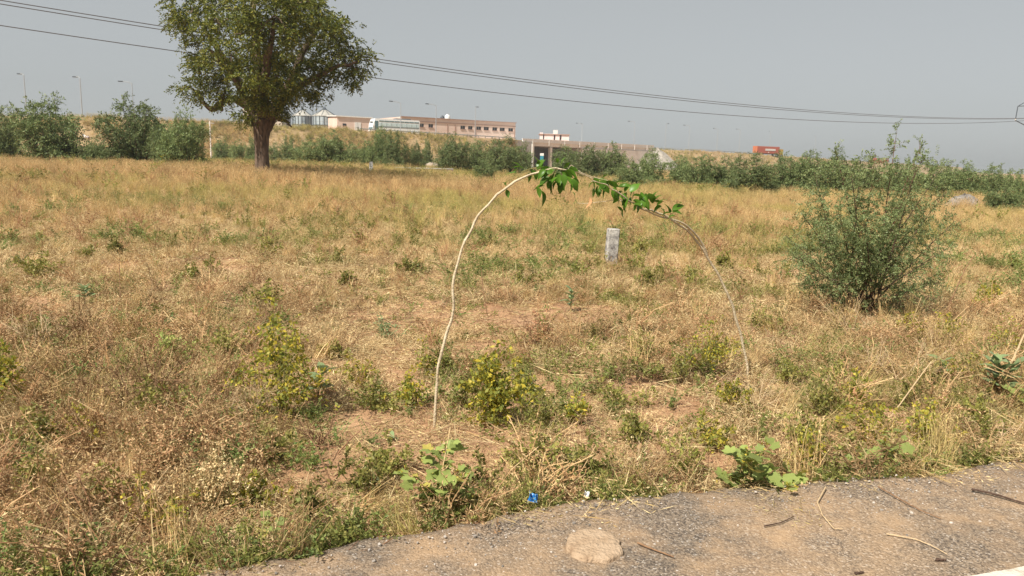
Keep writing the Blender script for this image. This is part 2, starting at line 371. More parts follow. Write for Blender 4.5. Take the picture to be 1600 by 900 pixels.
strip(list(np.linspace(-260, 822, 60)), 'embankment', 'dry brown highway embankment rising behind the bushes, left of the bridge')
strip(list(np.linspace(985, 1500, 40)), 'embankment', 'dry brown highway embankment running to the horizon, right of the bridge')

M_win = flat('dark_window', (.035, .04, .05), 0.25, 0, 0.5)
M_white = flat('white_paint', (.72, .71, .68), 0.5)
M_pink = noisy('pink_sandstone', (.64, .48, .40), (.74, .585, .50), 0.5, 0.9, 0.3, 6)
M_pinkd = noisy('pink_trim', (.33, .21, .17), (.40, .26, .21), 0.7, 0.9)
def shaded(px_l, py_l, px_r, py_r, Yl, Yr): pass

def bridge():
    P0 = near_at(815); P1 = near_at(866); P2 = near_at(985)
    T = (P2-P0); T[2] = 0; Lt = np.linalg.norm(T); T /= Lt; rz = math.atan2(T[1], T[0])-.30; Lt *= .70
    r = empty('bridge', (P0[0], P0[1], 0), 'pale concrete underpass bridge carrying the highway, dark opening below', 'bridge', rz=rz)
    Lo = 17.0
    MB().box((Lt/2, 10, 5.75), (Lt+1, 21.0, 0.9)).build('deck', M_concw, r)
    MB().box((Lt/2, -0.72, 6.55), (Lt+1, 0.25, 0.75)).box((Lt/2, -0.72, 6.97), (Lt+1.2, 0.4, 0.12)).build('parapet', M_white, r)
    MB().box((Lt/2, 20.7, 6.6), (Lt+1, 0.25, 0.8)).build('parapet', M_concw, r)
    # wing wall on the left, sloping
    MB().add([(-9, -1.0, 6.3), (2.6, -1.0, 6.3), (2.6, -1.0, 0), (-14, -1.0, 0), (-9, -.4, 6.3), (2.6, -.4, 6.3), (2.6, -.4, 0), (-14, -.4, 0)],
             [(0, 3, 2, 1), (4, 5, 6, 7), (0, 1, 5, 4), (1, 2, 6, 5), (0, 4, 7, 3)]).build('wing_wall', M_conc, r)
    MB().box((3.2, 10, 2.6), (1.1, 20.4, 5.3)).build('abutment', M_conc, r)
    MB().box((Lo+4.2, 10, 2.6), (1.1, 20.4, 5.3)).build('abutment', M_conc, r)
    for yy in (-0.2, 6.5, 13.5): MB().box((10.2, yy, 2.5), (0.75, 0.75, 5.0)).build('pier', M_concw, r)
    MB().box((10.2, 9.5, 5.12), (1.0, 20, 0.35)).build('cap_beam', M_conc, r)
    MB().box((2.7, -1.25, 2.9), (0.6, 0.35, 5.8)).build('column', M_concw, r)
    MB().box((Lo+4.8+(Lt-Lo-4.8)/2, -0.6, 2.6), (Lt-Lo-4.9, 0.5, 5.3)).build('retaining_wall', M_concw, r)
    for k in range(9):
        MB().box((3+k*Lt/9, -0.9, 6.2), (0.22, 0.2, 1.45)).build('rib', M_concw, r)
    # stone pitching cone at the right end
    V = [(0, 0, 0)]; m = MB()
    n = 14; 
    ring = [(7*math.cos(a), 9*math.sin(a)) for a in np.linspace(math.pi*0.98, math.pi*2.05, n)]
    vv = []
    for f_, z in ((1.0, -0.2), (0.66, 2.3), (0.33, 4.6), (0.04, 6.4)):
        for (a, b) in ring: vv.append((Lt+2+a*f_*1.2+rnd(-.3, .3), -0.5+b*f_+rnd(-.3, .3), z+rnd(-.25, .25)))
    F = [(k*n+j, k*n+j+1, (k+1)*n+j+1, (k+1)*n+j) for k in range(3) for j in range(n-1)]
    m.add(vv, F).build('stone_pitching', noisy('rubble_pitching', (.20, .18, .15), (.42, .38, .33), 1.1, 0.95, 0.9, 3, 9), r)
    # sign standing below the deck, white stone beside it
    q = at(846.5, 250, P0[1]-1.5)
    s = empty('signboard', (q[0], q[1], 0), 'narrow blue and white board standing in the dark underpass opening', 'sign')
    MB().box((0, 0, 1.75), (0.85, 0.06, 2.3)).build('panel', flat('turquoise_paint', (.03, .22, .30), 0.5), s)
    MB().box((0, -0.004, 3.2), (0.95, 0.07, 0.6)).build('header', M_white, s)
    MB().box((0.3, -0.035, 1.3), (0.14, 0.02, 1.2)).build('stripe', M_white, s)
    for k in (-0.35, 0.35): MB().box((k, 0.06, 0.9), (0.07, 0.06, 1.8)).build('leg', M_conc, s)
    q = at(832, 250, P0[1]-1.0)
    t = empty('marker_stone', (q[0], q[1], 0), 'small white marker stone at the left side of the underpass', 'marker')
    MB().lathe([(0.28, 0), (0.26, 2.1), (0.22, 2.5), (0.10, 2.7)], 12).build('stone', M_white, t)
bridge()

def long_building():
    A = at(627, 207, 196); B = at(805, 217, 214)
    T = (B-A); T[2] = 0; Lg = np.linalg.norm(T); rz = math.atan2(T[1], T[0])
    r = empty('long_building', (A[0], A[1], 0), 'long pink sandstone building with a row of small dark windows behind the highway', 'building', rz=rz)
    top = at(627, 182, 196)[2]; top2 = at(805, 192.5, 214)[2]; tz = (top+top2)/2
    D = 14.0
    ppm = 1200/205
    # wall with real openings: columns between windows
    wx = [(655, 662.5), (669.5, 677), (719.5, 727), (731.5, 738.5), (744.5, 752), (756, 764), (769.5, 777), (781, 789), (794.5, 802)]
    def lx(px):
        d = pray(px, 200); # intersect vertical plane through A along T
        Nn = np.array([-T[1], T[0], 0]); t = ((A-EYE) @ Nn)/(d @ Nn); q = EYE+d*t
        return float((q-A) @ T/Lg), q
    w = [(lx(a)[0], lx(b)[0]) for a, b in wx]
    zl = []
    for k, (a, b) in enumerate(wx):
        yy = 194.3+(a-655)*(206-196)/(802-655); d = pray((a+b)/2, yy)
        Nn = np.array([-T[1], T[0], 0]); t = ((A-EYE) @ Nn)/(d @ Nn); zl.append((EYE+d*t)[2])
    zc = float(np.mean(zl)); zh = 0.42
    m = MB()
    m.box((Lg/2, 0.25, (zc-zh)/2), (Lg, 0.5, zc-zh)); m.box((Lg/2, 0.25, (zc+zh+tz)/2), (Lg, 0.5, tz-zc-zh))
    xs = [0]+[v for ab in w for v in ab]+[Lg]
    for k in range(0, len(xs), 2): m.box(((xs[k]+xs[k+1])/2, 0.25, zc), (xs[k+1]-xs[k], 0.5, 2*zh+.004))
    m.box((0.25, D/2+.25, tz/2), (0.5, D-.5, tz)).box((Lg-.25, D/2+.25, tz/2), (0.5, D-.5, tz)).box((Lg/2, D, tz/2), (Lg, 0.5, tz))
    m.build('wall', M_pink, r)
    MB().box((Lg/2, D/2, tz-1.0), (Lg-.9, D-.9, 0.2)).build('roof', M_conc, r)
    MB().box((Lg/2, -0.08, tz+0.06), (Lg+.3, 0.5, 0.16)).build('coping', M_pinkd, r)
    MB().box((Lg/2, -0.06, tz-0.95), (Lg+.1, 0.16, 0.18)).build('string_course', M_pinkd, r)
    for (a, b) in w:
        f = MB().box(((a+b)/2, 0.28, zc), (b-a-.01, 0.06, 2*zh-.01)).build('window', M_win, r)
        MB().box(((a+b)/2, 0.22, zc), (0.07, 0.05, 2*zh-.02)).build('mullion', M_conc, f)
        MB().box(((a+b)/2, -0.06, zc-zh-.06), (b-a+.2, 0.16, 0.1)).build('sill', M_pinkd, f)
    for px in (699, 711, 743, 626.8, 804): MB().box((lx(px)[0], -0.05, tz/2-.6), (0.16, 0.1, tz-1.3)).build('drain_pipe', M_pinkd, r)
    for px, c, lab in ((689.5, M_win, 'black round water tank on the long pink building roof'), (697.5, M_white, 'white round water tank on the long pink building roof')):
        q = lx(px)[1]
        t = empty('water_tank', (q[0], q[1]+3, tz-.9), lab, 'tank', 'rooftop water tanks')
        s_ = 1.0 if c is M_white else 0.8
        MB().lathe([(0.7*s_, 0), (.72*s_, .1), (.72*s_, 1.7*s_), (.6*s_, 2.0*s_), (.3*s_, 2.2*s_)], 16).build('body', c, t, True)
        MB().lathe([(0.3*s_, 2.2*s_), (.3*s_, 2.35*s_)], 12).build('lid', c, t)
long_building()

def small_building():
    A = at(527, 202, 186); B = at(580, 205, 190); T = B-A; T[2] = 0; Lg = np.linalg.norm(T); rz = math.atan2(T[1], T[0])
    r = empty('small_building', (A[0], A[1], 0), 'small pink building with tall white double door beside the silos', 'building', rz=rz)
    tz = at(527, 182, 186)[2]
    MB().box((Lg/2, 4, tz/2), (Lg, 8, tz)).build('wall', M_pink, r)
    MB().add([(-.3, -.3, tz), (Lg+.3, -.3, tz-.05), (Lg+.3, 8.3, tz+.3), (-.3, 8.3, tz+.3), (-.3, -.3, tz+.25), (Lg+.3, -.3, tz+.2), (Lg+.3, 8.3, tz+.5), (-.3, 8.3, tz+.5)],
             [(0, 3, 2, 1), (4, 5, 6, 7), (0, 1, 5, 4), (1, 2, 6, 5), (2, 3, 7, 6), (3, 0, 4, 7)]).build('roof', M_white, r)
    z0 = at(553, 202, 188)[2]; z1 = at(553, 191, 188)[2]; s = Lg/53.
    for k in range(2):
        x0 = (27+k*5)*s
        d = MB().box((x0+2.3*s, -0.05, (z0+z1)/2-1.2), (4.6*s, 0.12, z1-z0+2.4)).build('door', M_white, r)
        MB().box((x0+(4.2 if k == 0 else .5)*s, -0.13, (z0+z1)/2-.4), (0.06, 0.05, 0.4)).build('handle', M_win, d)
    w = MB().box((11*s, -0.02, z0+1.0), (5.4*s, 0.08, 0.5)).build('window', M_win, r)
    MB().box((11*s, -0.07, z0+.68), (6*s, 0.12, 0.1)).build('sill', M_pinkd, w)
small_building()

def steel():
    m, t, p = mat('corrugated_galvanised_steel'); L = t.links.new
    tc = t.nodes.new('ShaderNodeTexCoord'); w = nd(t, 'ShaderNodeTexWave'); w.wave_type = 'BANDS'; w.bands_direction = 'Z'; w.inputs['Scale'].default_value = 2.2
    L(tc.outputs['Object'], w.inputs['Vector']); b = t.nodes.new('ShaderNodeBump'); b.inputs['Strength'].default_value = 0.5; b.inputs['Distance'].default_value = 0.05
    L(w.outputs['Fac'], b.inputs['Height']); L(b.outputs[0], p.inputs['Normal'])
    n = nd(t, 'ShaderNodeTexNoise'); n.inputs['Scale'].default_value = 0.6; L(tc.outputs['Object'], n.inputs['Vector'])
    r = ramp(t, [(.35, (.25, .30, .325)), (.65, (.36, .42, .445))]); L(n.outputs['Fac'], r.inputs[0]); L(r.outputs[0], p.inputs['Base Color'])
    p.inputs['Metallic'].default_value = 0.15; p.inputs['Roughness'].default_value = 0.5
    return m
M_steel = steel(); M_roofst = noisy('pale_steel_roof', (.38, .36, .32), (.48, .46, .41), 0.8, 0.5, metal=0.2); M_dkst = flat('dark_steel', (.10, .12, .14), 0.5, 0.3)
def silo(pxc, pxw, py_eave, py_top, Y, label):
    c = at(pxc, 200, Y); R = pxw/2/FPX*Y; ze = at(pxc, py_eave, Y)[2]; zt = at(pxc, py_top, Y)[2]
    r = empty('grain_silo', (c[0], c[1], 0), label, 'silo', 'steel grain silos')
    prof = []; nr = 9
    for k in range(nr):
        z0 = ze*k/nr; prof += [(R, z0), (R, z0+ze/nr-.12), (R*1.012, z0+ze/nr-.06)]
    prof.append((R, ze)); MB().lathe(prof, 36).build('shell', M_steel, r)
    MB().lathe([(R*1.04, ze-.02), (R*1.04, ze+.06), (R*0.12, zt-.3), (R*.10, zt-.3)], 28).build('cone_roof', M_roofst, r)
    cp = MB().lathe([(R*.16, zt-.35), (R*.16, zt), (R*.05, zt+.3)], 12).build('vent_cap', M_dkst, r)
    for k in range(18):
        a = 2*math.pi*k/18; MB().box((R*1.02*math.cos(a), R*1.02*math.sin(a), ze/2), (0.13, 0.13, ze), a).build('stiffener', M_dkst, r)
    for k in range(10):
        a = 2*math.pi*(k+.5)/10
        MB().tube([(R*1.03*math.cos(a), R*1.03*math.sin(a), ze+.1), (R*.15*math.cos(a), R*.15*math.sin(a), zt-.2)], 0.05, 5).build('roof_rib', M_dkst, r)
    for dz in (0.5, 0.8):
        MB().lathe([(R*1.05, ze*dz), (R*1.05, ze*dz+.12)], 28).build('wind_ring', M_dkst, r)
    return r
silo(507.5, 37, 182, 169.5, 196, 'corrugated steel silo with cone roof, the right one, next to the small pink building')
silo(473, 30, 181.5, 170, 204, 'corrugated steel silo with cone roof, half hidden by the big tree, left of another')
silo(440, 26, 184, 172, 212, 'corrugated steel silo just right of the big tree trunk, mostly behind leaves')
def catwalk():
    a = at(489, 178, 198); b = at(508, 167.5, 196)
    r = empty('silo_conveyor', (a[0], a[1], 0), 'thin steel elevator mast with a sloping conveyor beside the silos', 'conveyor')
    za = at(490, 164, 198)[2]
    for dx in (0, .9): MB().box((dx, 0, za/2), (0.12, 0.12, za)).build('mast', M_dkst, r)
    for k in range(10): MB().box((.45, 0, 1+za*k/10.5), (0.9, 0.06, 0.06)).build('rung', M_dkst, r)
    MB().tube([(0.5, 0, za-.3), (b[0]-a[0], b[1]-a[1], b[2])], 0.13, 6).build('chute', M_dkst, r)
catwalk()
def tower():
    A = at(380, 196, 208); B = at(398.5, 197, 208); w_ = B[0]-A[0]; tz = at(390, 156, 208)[2]
    r = empty('tower_block', (A[0], A[1], 0), 'pale beige tower block behind the big tree trunk', 'building')
    m = noisy('beige_render', (.50, .43, .36), (.60, .53, .46), 0.4, 0.9)
    MB().box((w_/2+1.2, 3, tz/2), (w_+2.4, 6, tz)).build('wall', m, r); MB().box((w_/2+1.2, 3, tz+.12), (w_+2.8, 6.4, 0.25)).build('roof', M_concw, r)
    for z in (0.62, 0.78, 0.9):
        f = MB().box((w_*.35, -.02, tz*z), (0.9, 0.1, 0.35)).build('window', M_win, r); MB().box((w_*.35, -.06, tz*z-.22), (1.1, 0.14, 0.06)).build('sill', M_conc, f)
    A = at(424, 196, 200); tz = at(424, 188, 200)[2]
    r = empty('low_shed', (A[0], A[1], 0), 'low pale shed between the big tree trunk and the silos', 'building')
    MB().box((1.3, 2, tz/2), (2.6, 4, tz)).build('wall', m, r); MB().box((1.3, 2, tz+.08), (2.9, 4.3, .16)).build('roof', M_white, r)
tower()
def white_house():
    Y = 330; A = at(843, 224, Y); px = Y/FPX
    r = empty('white_house', (A[0], A[1], 0), 'pinkish white flat-roofed house seen over the bridge parapet', 'building')
    z0 = at(865, 222, Y)[2]; z1 = at(843, 208.5, Y)[2]
    m = noisy('pinkish_whitewash', (.74, .63, .62), (.82, .74, .72), 0.3, 0.9)
    Wd = 45*px
    for k, (a, b, dz) in enumerate(((0, 5, .4), (7, 21.5, 0), (24, 30.5, -.2), (33.5, 45, -.4))):
        MB().box(((a+b)/2*px, 0.3, z1/2+dz/2), ((b-a)*px, 0.6, z1+dz)).build('wall', m, r)
    MB().box((Wd/2, 5, (z1-.6)/2), (Wd-.4, 9, z1-.6)).build('back_wall', M_pinkd, r)
    MB().box((Wd/2, 4.4, z1-.25), (Wd+.6, 9.6, 0.3)).build('roof', M_pinkd, r)
    MB().box((24.5*px, 4, z1+.8), (7*px, 3, 1.8)).build('roof_room', M_white, r)
    for a in (6, 22.7, 32): 
        d = MB().box((a*px, 0.5, z0+1.2), (1.9*px*.7, 0.05, 3.0)).build('window', M_win, r)
        MB().box((a*px, 0.44, z0+.2), (1.9*px*.7, 0.06, 0.1)).build('sill', M_conc, d)
white_house()

# ------------------------------------------------------------------ vehicles on the highway
M_bus = flat('bus_white', (.82, .83, .82), 0.35, 0, 0.5); M_glass = flat('bus_glass', (.10, .17, .18), 0.15, 0, 0.6); M_tyre = flat('tyre_rubber', (.02, .02, .02), 0.9)
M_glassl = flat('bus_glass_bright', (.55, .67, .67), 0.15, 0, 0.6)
def wheel(r, x, y, z, R=0.48):
    w = bpy.data.objects.new('wheel', MB().tube([(0, -.14, 0), (0, .14, 0)], R, 18).mesh('wheel', M_tyre)); COL.objects.link(w); w.parent = r; w.location = (x, y, z)
    MB().tube([(0, -.16, 0), (0, -.145, 0)], R*.55, 14).build('rim', M_steel, w)
def bus():
    A = near_at(579); B = near_at(641); T = B-A; T[2] = 0; Lg = 10.8; T /= np.linalg.norm(T); Nn = np.array([-T[1], T[0], 0]); O = A+Nn*5.5+T*4.6
    r = empty('bus', (O[0], O[1], DRIVE), 'white coach bus with two rows of windows driving on the embankment', 'bus', rz=math.atan2(T[1], T[0])-.30)
    Wd, z0, z1 = 2.6, 0.35, 3.45
    prof = [(0.15, z0), (0.0, 1.0), (0.12, 2.2), (0.55, z1-.1), (0.9, z1), (Lg-.2, z1), (Lg, z1-.2), (Lg, z0)]
    n = len(prof); V = [(x, 0, z) for x, z in prof]+[(x, Wd, z) for x, z in prof]
    F = [tuple(range(n)), tuple(range(n, 2*n))[::-1]]+[(k, n+k, n+(k+1) % n, (k+1) % n) for k in range(n)]
    MB().add(V, F).build('body', M_bus, r)
    for k in range(8):
        x0 = 1.35+k*1.15
        f = MB().box((x0+.62, -0.02, 2.25), (1.09, 0.06, 0.66)).build('window', M_glassl, r)
        MB().box((x0+.62, -0.06, 2.25), (0.04, 0.03, 0.66)).build('mullion', M_dkst, f)
        f = MB().box((x0+.62, -0.02, 2.95), (1.05, 0.06, 0.22)).build('upper_window', M_glass, r)
    MB().box((Lg/2+.5, -0.02, 1.76), (Lg-1.4, 0.05, 0.12)).build('stripe', M_glass, r)
    MB().box((0.85, -0.02, 1.85), (0.75, 0.06, 2.2)).build('door', M_glass, r)
    MB().add([(-.02, .15, 1.25), (-.02, Wd-.15, 1.25), (.30, Wd-.15, 2.75), (.30, .15, 2.75), (.05, .15, 1.2), (.4, .15, 2.7), (.05, Wd-.15, 1.2), (.4, Wd-.15, 2.7)], [(0, 1, 2, 3), (0, 3, 5, 4), (1, 6, 7, 2)]).build('windscreen', M_glass, r)
    MB().box((-.35, -.25, 2.6), (0.5, 0.12, 0.35)).build('mirror', M_dkst, r)
    MB().box((7.2, 1.3, z1+.12), (3.4, 1.6, 0.24)).build('roof_unit', M_dkst, r)
    for y in (.35, .9, 1.7, 2.25)[::3]: MB().box((-.01, y, .8), (.08, .35, .18)).build('headlight', M_white, r)
    for x in (2.4, 8.4):
        for y in (0.1, Wd-.1): wheel(r, x, y, 0.48)
bus()
def truck():
    A = near_at(1187); T = tang(1200, 30); rz = math.atan2(T[1], T[0])-0.42; Y = A[1]; O = A+np.array([0.0, 5.5, 0])
    r = empty('container_truck', (O[0], O[1], DRIVE), 'orange-red shipping container on a truck trailer on the far highway', 'truck', rz=rz)
    Lg, Wd = 14.0, 2.6
    mo = noisy('orange_container', (.42, .13, .06), (.52, .18, .09), 0.6, 0.6); mr = flat('container_side_shaded', (.42, .10, .07), 0.6); my = flat('yellow_cab', (.45, .30, .05), .5)  # container flank: darker, redder copy of the orange, its shade put into the colour
    m = MB(); m.box((Lg/2, Wd/2, 2.75), (Lg, Wd, 3.0)); m.build('container', mo, r)
    for k in range(26):
        x = 0.4+k*(Lg-.8)/25; MB().box((x, -0.03, 2.75), (0.24, 0.07, 2.8)).build('corrugation', mr, r)
    MB().box((Lg*.58, -.10, 2.85), (Lg*.46, 0.05, 0.85)).build('lettering_band', M_white, r)
    MB().box((Lg*.5, -.10, 1.75), (.5, 0.05, 0.4)).build('emblem', M_white, r)
    for y in (.66, 1.94): MB().box((-.04, y, 2.75), (0.08, 1.2, 2.8)).build('rear_door', mo, r)
    MB().box((Lg/2, Wd/2, 1.08), (Lg, 1.4, 0.3)).build('chassis', M_dkst, r)
    MB().box((Lg+1.5, Wd/2, 1.95), (2.1, 2.4, 2.7)).build('cab', my, r)
    MB().box((Lg+2.58, Wd/2, 2.5), (.06, 2.1, 1.1)).build('windscreen', M_glass, r)
    for x in (1.4, 2.6, 3.8, 12.4, Lg+1.6):
        for y in (.15, Wd-.15): wheel(r, x, y, .5, .5)
    # low red car further on
    A = near_at(1362)
    r = empty('red_vehicle', (A[0], A[1]+6, DRIVE), 'distant low red vehicle on the highway behind the near thorn bush', 'vehicle', rz=math.atan2(tang(1360)[1], tang(1360)[0])-.6)
    V = []; prof = [(0, .4), (0, 2.2), (1.6, 2.4), (2.2, 3.4), (9, 3.5), (9.2, .4)]; n = len(prof)
    V = [(x*1.6, 0, z) for x, z in prof]+[(x*1.6, 2.4, z) for x, z in prof]
    MB().add(V, [tuple(range(n)), tuple(range(n, 2*n))[::-1]]+[(k, n+k, n+(k+1) % n, (k+1) % n) for k in range(n)]).build('body', flat('red_paint', (.36, .08, .05), .5), r)
    MB().box((9, -.02, 2.8), (10, .06, .6)).build('window', M_glass, r)
    for x in (2.5, 12): wheel(r, x, .1, .5, .5)
truck()

# ------------------------------------------------------------------ street lamps, barrier, poles, wires
M_lamp = flat('galvanised_pole', (.40, .42, .43), .5, .3)
def lamp(pxt, pyt, label, off=0.8, arms=(1,), scale_dist=1.0, thin=1.0):
    P = near_at(pxt)
    T = tang(pxt); Nn = np.array([-T[1], T[0], 0]); P = P+Nn*off
    # height that reaches the pixel row
    d = pray(pxt, pyt); t = P[1]/d[1]; zt = (EYE+d*t)[2]; X = (EYE+d*t)[0]
    h = max(6.0, zt-TOPZ)
    r = empty('street_lamp', (X, P[1], TOPZ), label, 'street lamp', 'street lamps along the highway', rz=math.atan2(T[1], T[0]))
    MB().tube([(0, 0, 0), (0, 0, h*.5), (0, 0, h)], [0.10*thin, .08*thin, .06*thin], 8).build('pole', M_lamp, r)
    for s in arms:
        a = MB().tube([(0, 0, h-.1), (-.5*s, .3, h+.18), (-1.4*s, .8, h+.28)], .05*thin, 6).build('arm', M_lamp, r)
        MB().box((-1.75*s, 1.0, h+.27), (0.85, 0.35, 0.16), 0 if s > 0 else 0).build('lamp_head', M_dkst, a)
    MB().box((0, 0, .15), (.45, .45, .3)).build('base', M_conc, r)
lamp(37, 117, 'street lamp at the far left above the bushes', arms=(1,))
lamp(125, 126, 'street lamp between the two left-hand clumps of bushes', arms=(1,))
lamp(206, 130, 'faint street lamp rising behind the bush left of the big tree', off=19, arms=(1,))
lamp(626, 161, 'street lamp beside the white bus at the end of the long pink building', off=1)
lamp(681.5, 165, 'street lamp in front of the long pink building, near the water tanks', off=1)
lamp(743, 168, 'faint street lamp behind the middle of the long pink building', off=19, arms=(-1,))
lamp(909.5, 204, 'twin-armed street lamp above the bridge deck', off=10, arms=(1, -1))
lamp(992, 191, 'street lamp at the right end of the bridge', off=1)
lamp(1041, 194, 'faint street lamp right of the bridge on the far side', off=19, arms=(-1,))
lamp(1078, 197, 'street lamp midway between the bridge and the orange container', off=1)
lamp(1122, 202, 'faint street lamp first left of the orange container', off=1)
lamp(1157, 203, 'very faint street lamp close to the orange container', off=15)
lamp(1204, 206, 'distant street lamp rising behind the orange container', off=19, arms=(-1,))
lamp(1275, 213, 'most distant street lamp, right of the orange container', off=10, arms=(-1,))
def barrier(p0, p1, n, label):
    pts = [near_at(p)+np.array([0, 0, .42]) for p in np.linspace(p0, p1, 26)]
    r = empty('crash_barrier', (pts[0][0], pts[0][1], TOPZ), label, 'crash barrier', 'crash barriers on the embankment')
    o = np.array([pts[0][0], pts[0][1], TOPZ]); MB().tube([p-o for p in pts], .11, 5).build('rail', M_lamp, r)
    me = MB().box((0, 0, .2), (.14, .14, .5)).mesh('post', M_lamp)
    for k in range(n):
        q = near_at(p0+(p1-p0)*(k+.5)/n)-o; b = link('post', me, r); b.location = (q[0], q[1], 0)
barrier(560, 806, 22, 'low grey crash barrier in front of the long pink building')
barrier(992, 1180, 20, 'low grey crash barrier between the bridge and the orange container')
def utility_pole():
    q = at(329, 219, 112); zt = at(329.5, 189, 112)[2]; q0 = 2.0
    r = empty('utility_pole', (q[0], q[1], 2.0), 'thin pale concrete pole on the slope left of the big tree', 'pole')
    MB().tube([(0, 0, -2), (0, 0, zt-2.0)], [.11, .08], 8).build('shaft', M_concw, r)
    MB().box((0, 0, zt-2.3), (1.3, .1, .1)).build('cross_arm', M_conc, r)
    q = at(429, 232, 90)
    r = empty('marker_post', (q[0], q[1], 0), 'thin white post among bushes right of the big tree trunk', 'post')
    MB().box((0, 0, 1.0), (.16, .14, 2.2)).build('shaft', M_white, r); MB().box((0, 0, 2.12), (.2, .18, .06)).build('cap', M_white, r)
utility_pole()
M_wire = flat('wire_aluminium', (.10, .09, .085), .6, .2)
def wires():
    A = np.array([-24.0, 36.0]); B = np.array([65.6, 100.0])
    pr = empty('electricity_pole', (B[0]+1.6, B[1]+.6, 0), 'steel bracket of an electricity pole at the right edge of the sky', 'pole')
    o = np.array([B[0]+1.6, B[1]+.6, 0])
    MB().tube([(0, 0, 0), (0, 0, 11.2)], [.22, .15], 10).build('shaft', M_conc, pr)
    k1 = at(1586.5, 188, 100); k2 = at(1590.5, 166, 100); k3 = at(1600, 160.5, 100); k4 = at(1600, 165.5, 100); k5 = at(1602, 196, 100)
    MB().tube([k1-o, k2-o, k3-o, (0, 0, k3[2]+.8)], .06, 6).build('bracket', M_dkst, pr)
    MB().tube([k2-o, k4-o, (0, 0, k4[2])], .05, 6).build('bracket_stay', M_dkst, pr)
    MB().tube([k1-o, k5-o, (0, 0, k5[2])], .06, 6).build('cross_arm', M_dkst, pr)
    MB().lathe([(.05, 0), (.1, .05), (.06, .1), (.1, .15), (.04, .22)], 10, tuple(k1-o)).build('insulator', M_concw, pr)
    labs = ['uppermost dark power line crossing the sky, twin of the one just below it', 'second dark power line crossing the sky, close under the uppermost', 'lowest dark power line crossing the sky behind the big tree']
    for k, (zA, zB, s, dy) in enumerate(((8.22, 8.62, 1.62, 0), (8.08, 8.58, 1.66, .25), (7.12, 8.35, 1.88, .1))):
        P = []
        for t in np.linspace(-0.3, 1.0, 60):
            xy = A+(B-A)*t; P.append((xy[0], xy[1]+dy, zA+(zB-zA)*t-4*s*t*(1-t)))
        w = MB().tube(P, .021, 5).build('power_line', M_wire); tag(w, labs[k], 'power line', 'power lines across the sky')
wires()

# ------------------------------------------------------------------ woody plants
def bez(a, b, c, n): t = np.linspace(0, 1, n)[:, None]; return (1-t)**2*a+2*t*(1-t)*b+t*t*c
def woody(r, stems, n_sub, sub_len, n_tw, tw_len, n_leaf, leaf, wid, stem_r, droop=0.25, start=0.2, subwood=True):
    """stems: list of (base, ctrl, tip). returns wood MB and leaf quads"""
    wd = MB(); C = []; D = []
    for (a, b, c) in stems:
        a, b, c = map(np.asarray, (a, b, c)); P = bez(a, b, c, 9); Ls = np.linalg.norm(c-a)
        wd.tube(P, np.linspace(stem_r, stem_r*.2, 9)*(0.6+0.5*Ls), 5, False)
        for k in range(n_sub):
            t = start+(1-start)*(k+r.uniform(0, 1))/n_sub; i = min(int(t*8), 7); p = P[i]+(P[i+1]-P[i])*(t*8-i); tg = norm(P[i+1]-P[i])
            d = norm(tg*r.uniform(.3, .9)+r.normal(size=3)*0.75+np.array([0, 0, .12])); L = sub_len*(1.15-.75*t)*r.uniform(.6, 1.2)
            e = p+d*L; mid = (p+e)/2+np.array([0, 0, .12*L]); e = e-np.array([0, 0, droop*L]); Q = bez(p, mid, e, 5)
            if subwood: wd.tube(Q, np.linspace(stem_r*.3, stem_r*.1, 5), 3, False)
            for j in range(n_tw):
                u = (j+r.uniform(.2, 1))/n_tw; i2 = min(int(u*4), 3); p2 = Q[i2]+(Q[i2+1]-Q[i2])*(u*4-i2); tg2 = norm(Q[i2+1]-Q[i2])
                d2 = norm(tg2*.6+r.normal(size=3)*.8); l2 = tw_len*r.uniform(.5, 1.2)
                s = np.linspace(.1, 1, n_leaf)[:, None]; pts = p2+d2*l2*s; pts[:, 2] -= droop*l2*(s[:, 0]**2)
                side = norm(np.cross(d2, r.normal(size=3))); sg = np.where(np.arange(n_leaf) % 2 == 0, 1, -1)[:, None]
                C.append(pts); D.append(d2*.5+side*sg+r.normal(size=(n_leaf, 3))*.25)
    C = np.concatenate(C); D = np.concatenate(D)
    Q = diamonds(C, D, leaf*r.uniform(.6, 1.25, len(C)), wid*r.uniform(.7, 1.2, len(C)), r)
    return wd, Q
def bush_proto(seed):
    r = np.random.default_rng(seed); stems = []; n = 15
    for k in range(n):
        a = 2*math.pi*(k+r.uniform(-.4, .4))/n; rad = r.uniform(.1, .5); h = r.uniform(.55, .95)*(1-.35*rad)
        if k % 5 == 0: rad *= .5; h = r.uniform(.85, 1.05)
        b = np.array([.05*math.cos(a), .05*math.sin(a), 0]); tip = np.array([rad*math.cos(a), rad*math.sin(a), h])
        stems.append((b, b*.5+tip*.5+np.array([.10*math.cos(a), .10*math.sin(a), .06]), tip))
    for k in range(7):
        a = r.uniform(0, 2*math.pi); b = np.array([.04*math.cos(a), .04*math.sin(a), 0]); tip = np.array([.5*math.cos(a), .5*math.sin(a), r.uniform(.12, .32)])
        stems.append((b, b*.4+tip*.5+np.array([0, 0, .16]), tip))
    wd, Q = woody(r, stems, 15, .28, 5, .15, 12, .042, .016, .008, .2, .10)
    return wd.mesh('stem', M_wood), quads_mesh('foliage', Q, M_prosopis)
BUSH = [bush_proto(100+k) for k in range(6)]
def bush(px, base, width, top, Y, label, group, k=None):
    p = at(px, base, Y); z = float(H(p[0], p[1])); ht = at(px, top, Y)[2]-z; wd = width/FPX*Y
    k = int(rng.integers(0, 6)) if k is None else k
    r = empty('thorn_bush', (p[0], p[1], z-.05), label, 'bush', group, rnd(0, 6.28), (wd*(1.05 if px > 1000 else .82 if px < 330 else .92), wd*.92, ht*.98))
    link('stem', BUSH[k][0], r); link('foliage', BUSH[k][1], r)
